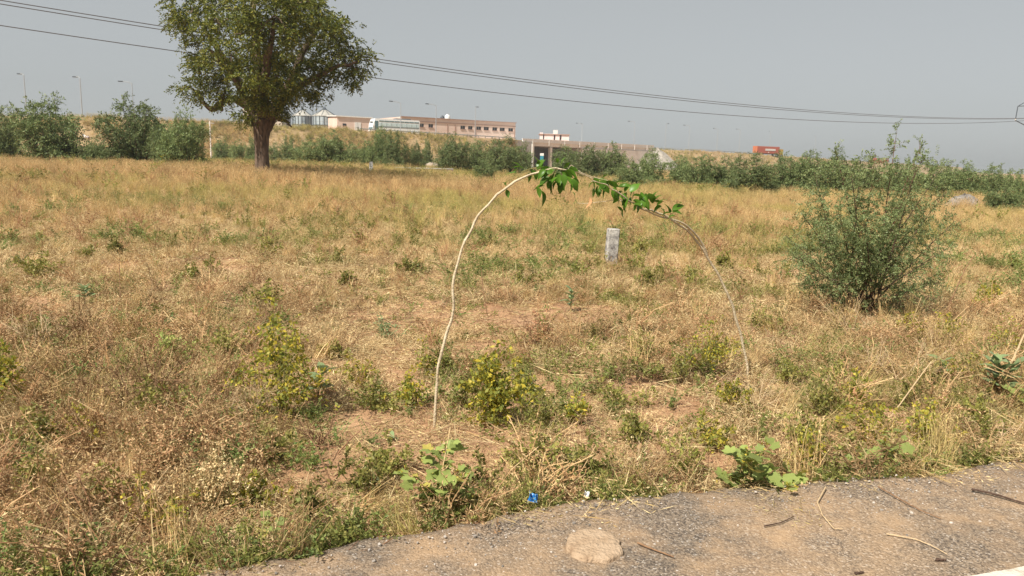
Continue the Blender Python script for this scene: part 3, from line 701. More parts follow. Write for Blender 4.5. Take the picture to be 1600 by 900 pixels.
G1 = 'thorn bushes at the left edge of the field'; G2 = 'thorn bushes under the embankment'; G3 = 'thorn bushes along the far right of the field'
BL = [
 (8, 245, 70, 166, 48, 'grey-green thorn bush cut by the left edge of the photo, leaning trunk beneath', G1), (75, 250, 128, 148, 46, 'tall wide feathery thorn bush, largest of the left group', G1),
 (150, 250, 52, 214, 45, 'low thorn bush filling the gap between the two tall left bushes', G1), (214, 249, 112, 150, 47, 'tall dark thorn bush with pointed top, left of the big tree', G1),
 (258, 251, 74, 188, 46, 'medium thorn bush leaning against the tall pointed one', G1), (292, 254, 78, 168, 44, 'thorn bush nearest the big tree on its left, with wispy top', G1),
 (346, 236, 40, 214, 84, 'small thorn bush between the left group and the big tree trunk', G2), (372, 239, 36, 217, 80, 'small thorn bush just left of the big tree trunk', G2), (396, 246, 30, 212, 76, 'thin thorn bush directly behind the big tree trunk', G2),
 (430, 242, 30, 223, 80, 'tiny round thorn bush just right of the big tree trunk', G2), (454, 240, 36, 212, 84, 'small thorn bush below the half-hidden silo', G2), (484, 253, 56, 217, 66, 'low spreading thorn bush in the tree shadow below the right silo', G2),
 (519, 256, 62, 203, 66, 'rounded thorn bush below the small pink building', G2), (551, 251, 40, 224, 74, 'low thorn bush below the white double door', G2), (574, 259, 36, 217, 68, 'narrow thorn bush below the front of the bus', G2),
 (596, 261, 40, 199, 68, 'slender dark thorn bush with tall spike below the bus', G2), (619, 263, 46, 205, 66, 'dense thorn bush below the rear of the bus', G2), (651, 259, 32, 222, 68, 'small V-shaped thorn bush below the long pink building', G2), (668, 240, 22, 217, 96, 'tiny thorn bush on the slope under the long pink building', G2),
 (709, 266, 58, 208, 68, 'large bright thorn bush below the middle of the long pink building', G2), (744, 266, 54, 220, 70, 'thorn bush second from the underpass on its left', G2), (783, 268, 66, 212, 66, 'large thorn bush next to the underpass on its left', G2), (757, 286, 46, 244, 46, 'small pale thorn bush standing forward in the grass below the long pink building', G2), (815, 262, 42, 222, 72, 'thorn bush partly covering the underpass opening from the left', G2),
 (884, 263, 58, 229, 70, 'thorn bush covering the underpass opening from the right', G2), (920, 264, 58, 227, 68, 'thorn bush below the middle of the bridge', G2), (955, 264, 54, 222, 68, 'tall thorn bush below the right part of the bridge', G2), (985, 282, 58, 248, 46, 'low pale thorn bush behind the leafy arch', G3),
 (1015, 281, 52, 232, 52, 'thorn bush just right of the stone bank by the bridge', G3), (1062, 283, 46, 243, 52, 'thorn bush right of the leafy arch tip', G3), (1095, 287, 70, 241, 50, 'wide thorn bush below the lamp midway on the highway', G3), (1135, 288, 52, 245, 50, 'thorn bush left of the orange container by two bushes', G3), (1172, 300, 74, 241, 43, 'wide rounded thorn bush just left of the orange container', G3),
 (1222, 297, 66, 238, 45, 'dark thorn bush directly below the orange container', G3), (1262, 299, 64, 236, 44, 'thorn bush right of the orange container', G3), (1305, 300, 60, 236, 44, 'thorn bush half hidden behind the left of the near thorn bush', G3), (1352, 300, 60, 246, 46, 'thorn bush hidden behind the middle of the near thorn bush', G3), (1405, 302, 64, 248, 46, 'thorn bush behind the right half of the near thorn bush', G3),
 (1462, 304, 72, 252, 46, 'thorn bush just right of the near thorn bush', G3), (1502, 303, 60, 250, 47, 'thorn bush behind the grey gravel heap', G3), (1551, 302, 46, 255, 48, 'round dark thorn bush on the right skyline', G3), (1585, 304, 50, 264, 50, 'thorn bush by the right edge on the skyline', G3), (1562, 335, 56, 288, 31, 'small dark thorn bush in front of the right skyline', G3), (1602, 332, 62, 282, 32, 'dark thorn bush cut by the right edge of the photo', G3)]
for b in BL: bush(*b)

def near_bush():
    r = np.random.default_rng(77); b0 = gnd(1345, 492); Y = b0[1]
    o = empty('near_thorn_bush', b0, 'feathery green thorn bush with open branching on the right of the field', 'bush')
    tips = [(1400, 214, 0), (1438, 230, .2), (1368, 240, -.2), (1306, 236, .3), (1440, 250, -.35), (1330, 270, -.5), (1285, 300, .4), (1250, 330, -.3), (1232, 372, .2), (1240, 400, -.5), (1478, 300, .4), (1492, 345, -.2), (1480, 388, -.5), (1445, 330, .6), (1470, 440, -.3), (1265, 440, .3), (1390, 300, .5), (1350, 330, -.7), (1430, 270, -.6), (1310, 330, -.6), (1272, 268, .2), (1290, 350, .8), (1472, 262, .3), (1345, 250, -.3)]
    stems = []
    for k, (px, py, dy) in enumerate(tips):
        tip = at(px, py, Y+dy)-b0; bs = np.array([r.uniform(-.22, .22), r.uniform(-.15, .15), 0])
        stems.append((bs, bs*.5+tip*.45+np.array([0, 0, -.05+.1*abs(tip[0])]), tip))
    wd, Q = woody(r, stems[:5], 32, .32, 5, .13, 14, .026, .0135, .008, .1, .2)
    w2, Q2 = woody(r, stems[5:], 26, .38, 5, .17, 16, .026, .0125, .009, .16, .3)
    wd.build('branch', noisy('near_bush_wood', (.10, .05, .035), (.19, .10, .07), 20, .85, .4, 60), o); w2.build('branch', M_wood, o)
    link('foliage', quads_mesh('foliage', np.concatenate([Q, Q2]), M_prosopis_near), o)
near_bush()

def big_tree():
    r = np.random.default_rng(5); Y = 38.0
    p = at(410, 262, Y); z0 = float(H(p[0], p[1])); b = np.array([p[0], p[1], z0])
    o = empty('big_tree', b, 'large old tree with thick forked trunk and dense yellow-green crown', 'tree')
    def L(px, py, dy=0.): return at(px, py, Y+dy)-b
    sc = Y/FPX
    t0 = L(410, 262); t0[2] = -.2
    tr = MB()
    base = np.array([0., 0, -.25])
    tr.tube([base, base+[0, 0, .35], L(408.5, 238), L(409, 215), L(410, 200), L(408, 188)], np.array([15, 12, 10.5, 10.5, 13, 15.5])*sc, 14, False, .22)
    tr.build('trunk', M_bark, o, True)
    limbs = [([L(403, 195), L(398, 180), L(385, 150), L(350, 90), L(310, 30)], [10, 9, 7.5, 5, 2]), ([L(404, 195), L(400, 175), L(405, 130), L(400, 60), L(395, -30)], [10, 9, 7.5, 5, 2]),
             ([L(416, 197), L(424, 180), L(440, 150), L(470, 90), L(505, 20)], [11, 9.5, 8, 5, 2]), ([L(417, 193), L(428, 175), L(460, 140, -1), L(510, 110, -1.5), L(560, 95, -1)], [8, 6.5, 5.5, 3.5, 1.5]),
             ([L(400, 180), L(370, 150, 1), L(345, 165, .5), L(330, 173, 0), L(318, 160), L(308, 140)], [7, 5.5, 4.8, 4.2, 3, 1.5]), ([L(408, 185), L(410, 140, -2), L(420, 80, -3.4), L(430, 30, -3.8)], [9, 7, 5, 2]),
             ([L(410, 185), L(415, 140, 2), L(390, 80, 3.4), L(440, 30, 3.8)], [9, 7, 5, 2]), ([L(420, 188), L(432, 184), L(446, 190, -.5), L(456, 197, -.5)], [5, 3.6, 2.5, 1]), ([L(400, 165), L(360, 110, -2), L(325, 75, -2.5)], [5, 4, 1.5]), ([L(345, 172, .4), L(347, 158, .2), L(352, 140)], [3.4, 2.5, 1.5])]
    for P, R in limbs:
        P = np.array(P); R = np.array(R)*sc; u = np.linspace(0, len(P)-1, 14); Q = np.stack([np.interp(u, range(len(P)), P[:, k]) for k in range(3)], 1)
        Q[1:-1] = .25*Q[:-2]+.5*Q[1:-1]+.25*Q[2:]; Q += r.normal(0, .035, Q.shape)
        MB().tube(Q, np.interp(u, range(len(P)), R), 8, False, .15).build('limb', M_bark, o, True)
    lob = [(284, 42, 26, 0), (300, 20, 32, -1), (318, 60, 24, -.6), (315, -15, 44, .5), (345, 40, 34, -2.2), (350, 10, 42, 2), (385, -45, 56, 0), (392, 10, 42, -3.4), (400, 0, 52, 3), (445, -40, 54, 0), (462, 10, 40, -3), (470, 5, 44, 2.8), (498, 12, 30, 0), (492, 48, 36, -2.2), (505, 60, 38, 2),
           (530, 50, 28, -.6), (545, 74, 24, 0), (562, 92, 18, -.3), (540, 105, 22, -1), (520, 92, 28, 1), (548, 126, 12, -.5), (515, 128, 12, -.8), (450, 66, 40, -3.2), (405, 60, 38, -3.8), (362, 88, 32, -2.8), (335, 100, 22, -.8), (312, 112, 24, 0), (300, 138, 17, -.3), (322, 134, 18, .8), (365, 120, 30, 1.8), (345, 152, 12, -.4),
           (392, 118, 34, -2.9), (436, 118, 36, -2.7), (480, 108, 28, -1.4), (478, 124, 16, -1.5), (428, 152, 24, -2.1), (398, 154, 20, -1.8), (450, 150, 13, -1.4), (380, 176, 11, -.7), (438, 168, 8, -1.4), (410, 95, 46, 3), (460, 100, 36, 2.6), (420, 145, 28, 1.8), (428, 25, 44, -4.0), (496, 148, 9, -.8), (380, 140, 20, -1.6)]
    C = []; D = []; w = MB()
    for (px, py, rad, dy) in lob:
        c = L(px, py, dy); R = rad*sc
        R *= .94; nsub = int(5.6*R*R+4); sdir = norm(r.normal(size=(nsub, 3))+np.array([0, -.25, .25])); sub = c+sdir*(R*r.uniform(.55, 1.05, nsub))[:, None]*np.array([1, 1, .85])
        for k in range(nsub):
            sg_ = r.uniform(.16, .30)*(.75+.25*min(R, 1.4)); q0 = sub[k]
            if r.random() < .35: w.tube([c, (c+q0)/2+[0, 0, .12], q0], [.045, .03, .014], 4, False)
            for j in range(int(r.uniform(16, 30))):
                q = q0+r.normal(size=3)*np.array([sg_, sg_, sg_*.62]); ax = norm((q-q0)*2+sdir[k]*.5+r.normal(size=3)*.4+np.array([0, 0, -.3])); l = r.uniform(.2, .42); n = 9
                t_ = np.linspace(.05, 1, n)[:, None]; pts = q+ax*l*t_; pts[:, 2] -= .4*l*t_[:, 0]**2
                side = norm(np.cross(ax, r.normal(size=3)*.5+np.array([0, 0, 1.0]))); sgn = np.where(np.arange(n) % 2 == 0, 1, -1)[:, None]
                C.append(pts); D.append(ax*.7+side*sgn*.9+np.array([0, 0, -.2])+r.normal(size=(n, 3))*.2)
    C = np.concatenate(C); D = np.concatenate(D)
    Q = diamonds(C, D, .145*r.uniform(.6, 1.25, len(C)), .062*r.uniform(.7, 1.2, len(C)), r)
    link('crown', quads_mesh('crown', Q, M_neem), o); tag(w.build('twig', M_bark, o), None, kind='stuff')
big_tree()

# ------------------------------------------------------------------ scatter (countless cover) with geometry nodes
def scatter(name, label, P, rot, scl, var, tint, protos):
    me = bpy.data.meshes.new(name); n = len(P)
    me.vertices.add(n); me.vertices.foreach_set('co', np.asarray(P, np.float32).ravel())
    a = me.attributes.new('rot', 'FLOAT_VECTOR', 'POINT'); a.data.foreach_set('vector', np.asarray(rot, np.float32).ravel())
    a = me.attributes.new('scl', 'FLOAT_VECTOR', 'POINT'); a.data.foreach_set('vector', np.asarray(scl, np.float32).ravel())
    a = me.attributes.new('var', 'INT', 'POINT'); a.data.foreach_set('value', np.asarray(var, np.int32))
    a = me.attributes.new('tint', 'FLOAT', 'POINT'); a.data.foreach_set('value', np.asarray(tint, np.float32))
    o = link(name, me); tag(o, label, kind='stuff')
    g = bpy.data.node_groups.new(name, 'GeometryNodeTree')
    g.interface.new_socket('Geometry', in_out='INPUT', socket_type='NodeSocketGeometry'); g.interface.new_socket('Geometry', in_out='OUTPUT', socket_type='NodeSocketGeometry')
    N = g.nodes.new; L = g.links.new; gi = N('NodeGroupInput'); go = N('NodeGroupOutput'); j = N('GeometryNodeJoinGeometry')
    def attr(nm, ty):
        x = N('GeometryNodeInputNamedAttribute'); x.data_type = ty; x.inputs['Name'].default_value = nm; return x.outputs[0]
    ar = attr('rot', 'FLOAT_VECTOR'); asc = attr('scl', 'FLOAT_VECTOR'); av = attr('var', 'INT')
    e = N('FunctionNodeEulerToRotation'); L(ar, e.inputs[0])
    for k, me_p in enumerate(protos):
        po = bpy.data.objects.new('clump', me_p)
        oi = N('GeometryNodeObjectInfo'); oi.inputs['Object'].default_value = po; oi.inputs['As Instance'].default_value = True
        c = N('FunctionNodeCompare'); c.data_type = 'INT'; c.operation = 'EQUAL'; L(av, c.inputs[2]); c.inputs[3].default_value = k
        ip = N('GeometryNodeInstanceOnPoints'); L(gi.outputs[0], ip.inputs['Points']); L(c.outputs[0], ip.inputs['Selection']); L(oi.outputs['Geometry'], ip.inputs['Instance'])
        L(e.outputs[0], ip.inputs['Rotation']); L(asc, ip.inputs['Scale']); L(ip.outputs[0], j.inputs[0])
    L(j.outputs[0], go.inputs[0])
    m = o.modifiers.new('scatter', 'NODES'); m.node_group = g
    return o
def disc(r, n, R): a = r.uniform(0, 2*math.pi, n); q = R*np.sqrt(r.uniform(0, 1, n)); return np.stack([q*np.cos(a), q*np.sin(a), np.zeros(n)], 1)
def p_tall(seed):            # upright dry grass with seed heads, about 0.45 m
    r = np.random.default_rng(seed); n = 46
    B = disc(r, n, .11); az = r.uniform(0, 6.28, n); h = r.uniform(.22, .5, n); ln = r.uniform(.05, .55, n)
    Q = [ribbons(B, az, ln, h, r.uniform(.004, .0095, n), 3, r)]
    k = 16; B2 = disc(r, k, .1); az2 = r.uniform(0, 6.28, k); h2 = r.uniform(.4, .56, k); ln2 = r.uniform(.05, .35, k)
    Q.append(ribbons(B2, az2, ln2, h2, np.full(k, .003), 3, r))
    tip = B2+np.stack([np.cos(az2), np.sin(az2), np.zeros(k)], 1)*(h2*ln2)[:, None]; tip[:, 2] = h2*(1-.35*ln2)
    for q in range(5): Q.append(diamonds(tip-np.array([0, 0, .015*q]), r.normal(size=(k, 3))*.6+np.array([0, 0, .9]), r.uniform(.02, .035, k), .007, r))
    n = 24; B = disc(r, n, .16); az = r.uniform(0, 6.28, n); Q.append(ribbons(B, az, r.uniform(.8, 1.5, n), r.uniform(.08, .2, n), np.full(n, .005), 2, r))
    return quads_mesh('tall_clump', np.concatenate(Q), M_tall)
def p_short(seed):           # matted straw and small leaflets
    r = np.random.default_rng(seed); n = 60
    B = disc(r, n, .15); az = r.uniform(0, 6.28, n)
    Q = [ribbons(B, az, r.uniform(.5, 1.7, n), r.uniform(.04, .15, n), r.uniform(.003, .006, n), 2, r)]
    n = 90; C = disc(r, n, .19); C[:, 2] = r.uniform(0, .05, n)
    D = r.normal(size=(n, 3)); D[:, 2] *= .35; Q.append(diamonds(C, D, r.uniform(.012, .045, n), r.uniform(.004, .009, n), r))
    return quads_mesh('straw_clump', np.concatenate(Q), M_short)
def p_litter(seed):
    r = np.random.default_rng(seed); n = 130; C = disc(r, n, .26); C[:, 2] = r.uniform(.002, .02, n)
    D = r.normal(size=(n, 3)); D[:, 2] *= .12
    Q = [diamonds(C, D, r.uniform(.015, .06, n), r.uniform(.003, .008, n), r)]
    n = 14; C = disc(r, n, .24); C[:, 2] = r.uniform(.005, .03, n); D = r.normal(size=(n, 3)); D[:, 2] *= .1; Q.append(diamonds(C, D, r.uniform(.1, .26, n), .005, r))
    return quads_mesh('litter', np.concatenate(Q), M_short)
def p_weed(seed, m, hh=.17, ns=9, nl=15, leaf=.022, w=.012, R=.05, spread=.9):
    r = np.random.default_rng(seed); Q = []
    for k in range(ns):
        a = r.uniform(0, 6.28); h = hh*r.uniform(.5, 1.2); ln = r.uniform(.2, spread); b = disc(r, 1, R)[0]
        tip = b+np.array([math.cos(a)*h*ln, math.sin(a)*h*ln, h*(1.05-.4*ln)]); P = bez(b, b+np.array([0, 0, h*.5]), tip, 4)
        d = norm(np.diff(P, axis=0)); sd = norm(np.cross(d, [0.3, .7, .2]))*.0016
        for i in range(3): Q.append(np.stack([P[i]-sd[i], P[i]+sd[i], P[i+1]+sd[i], P[i+1]-sd[i]])[None])
        t = r.uniform(.2, 1, nl); i = np.minimum((t*3).astype(int), 2); C = P[i]+(P[i+1]-P[i])*(t*3-i)[:, None]
        D = r.normal(size=(nl, 3)); D[:, 2] = np.abs(D[:, 2])*.5
        Q.append(diamonds(C, D, leaf*r.uniform(.5, 1.25, nl), w*r.uniform(.6, 1.2, nl), r, .08))
    return quads_mesh('weed', np.concatenate(Q), m)
P_TALL = [p_tall(k) for k in range(5)]
P_SHORT = [p_short(20+k) for k in range(5)]
P_LIT = [p_litter(40+k) for k in range(4)]
P_WEED = [p_weed(60+k, M_weed) for k in range(5)]
P_TINY = [p_weed(80+k, M_weed, .07, 8, 12, .016, .010, .08, 1.6) for k in range(4)]
P_BROWN = [p_weed(90+k, M_brown, .3, 12, 18, .02, .006, .06, .8) for k in range(4)]
M_drys = leafmat('dry_scrub_leaves', [(0, (.46, .29, .15)), (.4, (.33, .175, .085)), (.75, (.58, .43, .23)), (1, (.22, .10, .05))], 0.12, 0.7, [(0, (.33, .28, .09)), (1, (.46, .36, .16))], 0.35)
P_DRY = [p_weed(110+k, M_drys, .24, 18, 26, .020, .005, .09, 1.1) for k in range(5)]

FR = np.random.default_rng(3)
def field(y0, y1, dens, margin=1.3):
    """random points in the camera's wedge between two depths, plus a margin to the sides"""
    A = (y1-y0)*((y0+y1)*.69+2*margin); n = int(A*dens); Y = FR.uniform(y0, y1, int(n*1.6)); 
    keep = FR.uniform(0, 1, len(Y)) < (Y*.69+margin)/(y1*.69+margin); Y = Y[keep]; X = FR.uniform(-1, 1, len(Y))*(Y*.69+margin)
    return X, Y
def inst(X, Y, keep, s0, s1, nv, tint, tilt=.15, zs=None):
    X = X[keep]; Y = Y[keep]; n = len(X); Z = H(X, Y)-.004
    rot = np.stack([FR.normal(0, tilt, n), FR.normal(0, tilt, n), FR.uniform(0, 6.28, n)], 1)
    s = FR.uniform(s0, s1, n); sc = np.stack([s, s, s*(FR.uniform(.8, 1.2, n) if zs is None else zs[keep])], 1)
    return np.stack([X, Y, Z], 1), rot, sc, FR.integers(0, nv, n), tint[keep]
def cat(L): return [np.concatenate(k) for k in zip(*L)]
# bare soil patches seen in the picture, as (pixel centre, radii)
BARE = [(600, 690, 130, 45), (700, 720, 90, 45), (800, 715, 70, 35), (640, 500, 120, 30), (800, 500, 90, 28), (480, 600, 40, 25), (560, 660, 60, 30), (1380, 660, 60, 25), (40, 478, 80, 22), (350, 418, 60, 18), (900, 490, 80, 18), (1000, 620, 60, 25), (760, 545, 80, 20), (130, 740, 60, 25), (1210, 430, 50, 14), (870, 420, 80, 12), (300, 500, 70, 18), (760, 690, 80, 30), (1080, 640, 50, 20), (1190, 600, 40, 18), (920, 700, 50, 20)]
BARE = [(a, b, c*.92, d*.92) for a, b, c, d in BARE]
def bare(X, Y):
    px, py = pix(X, Y, H(X, Y)); px = px+40*(fbm(X*4, Y*4, 71)-.5); py = py+26*(fbm(X*4, Y*4, 75)-.5); m = np.zeros(len(X))
    for (a, b, c, d) in BARE: m = np.maximum(m, 1-sst(.65, 1.25, np.hypot((px-a)/c, (py-b)/d)))
    return m
def zones(X, Y):
    v = vdist(X, Y); px, py = pix(X, Y, H(X, Y)); b = bare(X, Y)
    n1 = fbm(X*.28, Y*.28, 13); n2 = fbm(X*1.1, Y*1.1, 19); n3 = fbm(X*.7+9, Y*.7, 23)
    return v, px, py, b, n1, n2, n3

def dry_grass():
    L = []
    X, Y = field(13, 31, 15); v, px, py, b, n1, n2, n3 = zones(X, Y)
    dens = np.clip(.12+.9*sst(14, 25, Y)*(.4+n1), 0, 1)*(1-.9*sst(.55, .68, n2)*(1-sst(24, 34, Y))); k = FR.uniform(0, 1, len(X)) < dens*(1-b)
    L.append(inst(X, Y, k, .45, .9, 5, np.clip((fbm(X*.4, Y*.4, 33)-.40)*3.4+FR.normal(0, .12, len(X)), 0, 1), .18))
    X, Y = field(31, 62, 7); v, px, py, b, n1, n2, n3 = zones(X, Y); k = FR.uniform(0, 1, len(X)) < .5+.6*n1
    L.append(inst(X, Y, k, .75, 1.25, 5, np.clip((fbm(X*.18, Y*.18, 33)-.45)*3+FR.normal(0, .12, len(X)), 0, 1), .2))
    X, Y = field(62, 105, 2.0); k = FR.uniform(0, 1, len(X)) < fbm(X*.1, Y*.1, 3)
    L.append(inst(X, Y, k, 1.0, 1.7, 5, np.clip((fbm(X*.1, Y*.1, 35)-.35)*3, 0, 1), .25))
    # nearer: scattered tufts, thick along the verge and at both sides
    X, Y = field(2.6, 13, 34); v, px, py, b, n1, n2, n3 = zones(X, Y)
    side = np.maximum(sst(1150, 1330, px)*sst(430, 560, py)*.42, sst(470, 200, px)*sst(470, 620, py)*.32); verge = (1-sst(.1, .6, v))*.5
    mid = .10*sst(9, 13, Y)+.16*sst(.52, .66, n2)
    k = (v > .005) & (FR.uniform(0, 1, len(X)) < np.clip(np.maximum(np.maximum(side, verge), mid), 0, 1)*(1-b)*(.45+n2*.8))
    L.append(inst(X, Y, k, .35, .75, 5, np.clip((n3-.44)*3+.5*verge+FR.normal(0, .15, len(X)), 0, 1), .4))
    scatter('dry_grass', 'dry straw-coloured grass covering the field', *cat(L), P_TALL)
dry_grass()
def matted():
    L = []
    X, Y = field(2.6, 9, 90); v, px, py, b, n1, n2, n3 = zones(X, Y)
    k = (v > .03) & (FR.uniform(0, 1, len(X)) < np.clip(.15+1.15*n2, 0, 1)*(1-.9*b)*(1-.35*sst(520, 640, px)*sst(1180, 1060, px)))
    L.append(inst(X, Y, k, .5, 1.05, 5, np.clip((n3-.48)*2.6+FR.normal(0, .2, len(X)), 0, 1), .25))
    X, Y = field(9, 20, 36); v, px, py, b, n1, n2, n3 = zones(X, Y)
    k = FR.uniform(0, 1, len(X)) < np.clip(.35+.9*n2, 0, 1)*(1-.85*b)
    L.append(inst(X, Y, k, .7, 1.3, 5, np.clip((n3-.42)*2.6+FR.normal(0, .2, len(X)), 0, 1), .25))
    X, Y = field(20, 40, 6); k = np.ones(len(X), bool); L.append(inst(X, Y, k, 1, 1.8, 5, np.clip((fbm(X*.3, Y*.3, 5)-.4)*2.5, 0, 1), .25))
    scatter('matted_straw', 'short matted straw and dead leaves over the soil', *cat(L), P_SHORT)
    L = []
    X, Y = field(2.6, 9, 30); v, px, py, b, n1, n2, n3 = zones(X, Y); k = (v > -.6) & (FR.uniform(0, 1, len(X)) < (.8-.4*b)*np.where(v < .05, .42*np.exp(np.minimum(v, 0)/.13), 1))
    P = inst(X, Y, k, .6, 1.2, 4, np.clip(FR.normal(.15, .15, len(X)), 0, 1), .06); P[0][:, 2] = np.where(vdist(P[0][:, 0], P[0][:, 1]) < .03, ROADZ+.004, P[0][:, 2]); L.append(P)
    X, Y = field(9, 18, 9); v, px, py, b, n1, n2, n3 = zones(X, Y); L.append(inst(X, Y, FR.uniform(0, 1, len(X)) < .8-.3*b, .8, 1.6, 4, np.clip(FR.normal(.15, .15, len(X)), 0, 1), .06))
    scatter('straw_litter', 'loose straw bits and leaf litter lying on the soil', *cat(L), P_LIT)
matted()
def p_twigs(seed):
    r = np.random.default_rng(seed); mb = MB()
    for k in range(9):
        c = disc(r, 1, .2)[0]; a = r.uniform(0, 6.28); L = r.uniform(.05, .26); el = abs(r.normal(0, .28)); d = np.array([math.cos(a)*math.cos(el), math.sin(a)*math.cos(el), math.sin(el)])
        c[2] = .004; m_ = c+d*L*.5+r.normal(0, .012, 3); mb.tube([c, m_, c+d*L], np.array([1, .8, .5])*r.uniform(.0016, .0034), 4, False)
        e = c+d*L*.6; d2 = norm(d+r.normal(0, .6, 3)); d2[2] = abs(d2[2]); mb.tube([e, e+d2*L*.3, e+d2*L*.5], [.0018, .0014, .0008], 3, False)
    return mb.mesh('twigs', M_twl)
M_twl = leafmat('twig_litter', [(0, (.20, .10, .055)), (.4, (.32, .18, .10)), (.7, (.13, .065, .04)), (1, (.52, .38, .24))], 0, .85, None, .3)
def twigs():
    X, Y = field(2.6, 12, 13); v, px, py, b, n1, n2, n3 = zones(X, Y); lf = sst(520, 250, px)*sst(520, 640, py)
    k = (v > -.25) & (FR.uniform(0, 1, len(X)) < np.clip(.28+.7*sst(.42, .6, n2)+.4*lf, 0, 1)*np.where(v < 0, .18, 1)*(1-.45*b))
    P = inst(X, Y, k, .6, 1.4, 4, np.zeros(len(X)), .1); P[0][:, 2] = np.where(vdist(P[0][:, 0], P[0][:, 1]) < .03, ROADZ+.004, P[0][:, 2])
    scatter('twig_litter', 'broken brown twigs littering the soil', *P, [p_twigs(k) for k in range(4)])
twigs()
def weeds():
    L = []
    X, Y = field(2.6, 10, 30); v, px, py, b, n1, n2, n3 = zones(X, Y); verge = (1-sst(.1, .6, v))
    k = (v > .03) & (FR.uniform(0, 1, len(X)) < np.clip(.95*sst(.46, .64, n3)+.6*verge+.10+.35*sst(1180, 1350, px)*sst(520, 600, py), 0, 1)*(1-.85*b))
    L.append(inst(X, Y, k, .5, 1.15, 5, np.clip((n1-.45)*3+FR.normal(.2, .2, len(X)), 0, 1), .2))
    X, Y = field(10, 24, 9); v, px, py, b, n1, n2, n3 = zones(X, Y); k = FR.uniform(0, 1, len(X)) < np.clip(.14+.9*sst(.46, .62, n3), 0, 1)
    L.append(inst(X, Y, k, .8, 1.9, 5, np.clip((n1-.45)*3+.2, 0, 1), .2))
    X, Y = field(24, 100, .9); k = FR.uniform(0, 1, len(X)) < np.clip(.05+.9*sst(.5, .62, fbm(X*.2, Y*.2, 91)), 0, 1)
    L.append(inst(X, Y, k, 1.6, 3.6, 5, np.clip(FR.normal(.1, .15, len(X)), 0, 1), .2))
    n = 620; u = FR.uniform(-3.0, 4.2, n); vv = edge_off(u)+np.abs(FR.normal(.02, .16, n)); P_ = E0+ED*u[:, None]+EN*vv[:, None]; X, Y = P_[:, 0], P_[:, 1]; g_ = fbm(X*1.6, Y*1.6, 87); k = FR.uniform(0, 1, n) < sst(.46, .62, g_)
    L.append(inst(X, Y, k, .5, 1.1, 5, np.clip(FR.normal(.25, .3, n), 0, 1), .3))
    # green belt at the far edge of the field and in the tree's shade
    X = FR.uniform(-45, 30, 2600); Y = FR.uniform(40, 64, 2600); k = FR.uniform(0, 1, 2600) < .75
    L.append(inst(X, Y, k, 1.8, 4.2, 5, np.clip(FR.normal(.1, .15, 2600), 0, 1), .2))
    scatter('green_weeds', 'low olive-green weeds scattered through the dry grass', *cat(L), P_WEED)
    X, Y = field(2.6, 14, 34); v, px, py, b, n1, n2, n3 = zones(X, Y); k = (v > .0) & (FR.uniform(0, 1, len(X)) < np.clip(.12+.85*sst(.42, .62, fbm(X*.9, Y*.9, 55)), 0, 1)*(1-.7*b))
    scatter('creeping_weeds', 'tiny green creeping weeds close to the soil', *inst(X, Y, k, .5, 1.3, 4, np.clip(FR.normal(.35, .25, len(X)), 0, 1), .1), P_TINY)
    L = []
    X, Y = field(2.8, 13, 10); v, px, py, b, n1, n2, n3 = zones(X, Y)
    lf = sst(420, 150, px)*sst(520, 620, py)
    k = (v > .1) & (FR.uniform(0, 1, len(X)) < np.clip(.35*sst(.48, .6, n2)+.14+.7*lf, 0, 1)*(1-b)); L.append(inst(X, Y, k, .5, 1.2, 4, np.clip(FR.normal(.3, .25, len(X)), 0, 1), .35))
    X, Y = field(13, 60, 1.2); k = FR.uniform(0, 1, len(X)) < sst(.45, .62, fbm(X*.2, Y*.2, 59)); L.append(inst(X, Y, k, 1.0, 2.2, 4, np.clip(FR.normal(.3, .25, len(X)), 0, 1), .3))
    X, Y = field(2.7, 9, 26); v, px, py, b, n1, n2, n3 = zones(X, Y); lf = sst(520, 300, px)*sst(440, 580, py); rg = sst(1130, 1300, px)*sst(450, 560, py); vg = 1-sst(.1, .7, v)
    k = (v > .02) & (FR.uniform(0, 1, len(X)) < np.clip(np.maximum(np.maximum(.85*lf, .6*rg), np.maximum(.55*vg, .35*sst(.5, .62, n2)))*(.35+n1), 0, 1)*(1-b))
    scatter('dry_scrub', 'pale brittle dry scrub with tiny curled leaves', *inst(X, Y, k, .5, 1.5, 5, np.clip(FR.normal(.06, .16, len(X)), 0, 1), .35), P_DRY)
    scatter('brown_weeds', 'brown withered weeds among the grass', *cat(L), P_BROWN)
    # embankment scrub
    L = []; n = 26000
    pxs = np.concatenate([FR.uniform(-60, 806, int(n*.68)), FR.uniform(1000, 1480, int(n*.32))]); off = FR.uniform(-15.5, .5, len(pxs))
    PPx = np.array([near_at(p) for p in np.linspace(-60, 1480, 400)]); TT = np.array([tang(p) for p in np.linspace(-60, 1480, 400)]); i = np.clip(((pxs+60)/1540*399).astype(int), 0, 399)
    offk = off; off = off*np.interp(pxs, [680, 800, 822, 985, 1060], [1, .16, .1, .3, 1]); Q = PPx[i]; T = TT[i]; X = Q[:, 0]-T[:, 1]*off+FR.normal(0, .6, len(pxs))*T[:, 0]; Y = Q[:, 1]+T[:, 0]*off+FR.normal(0, .6, len(pxs))*T[:, 1]
    Z = np.interp(offk, [-16, -11, -6, -2.2, -.3, .6], [-.3, 1.4, 3.7, 5.6, 6.45, 6.6])-.1
    g = fbm(X*.12, Y*.12, 61); k = FR.uniform(0, 1, len(X)) < np.clip((g-.3)*2.6, .1, 1); X, Y, Z, g = X[k], Y[k], Z[k], g[k]; m = len(X); s = FR.uniform(.9, 2.2, m)
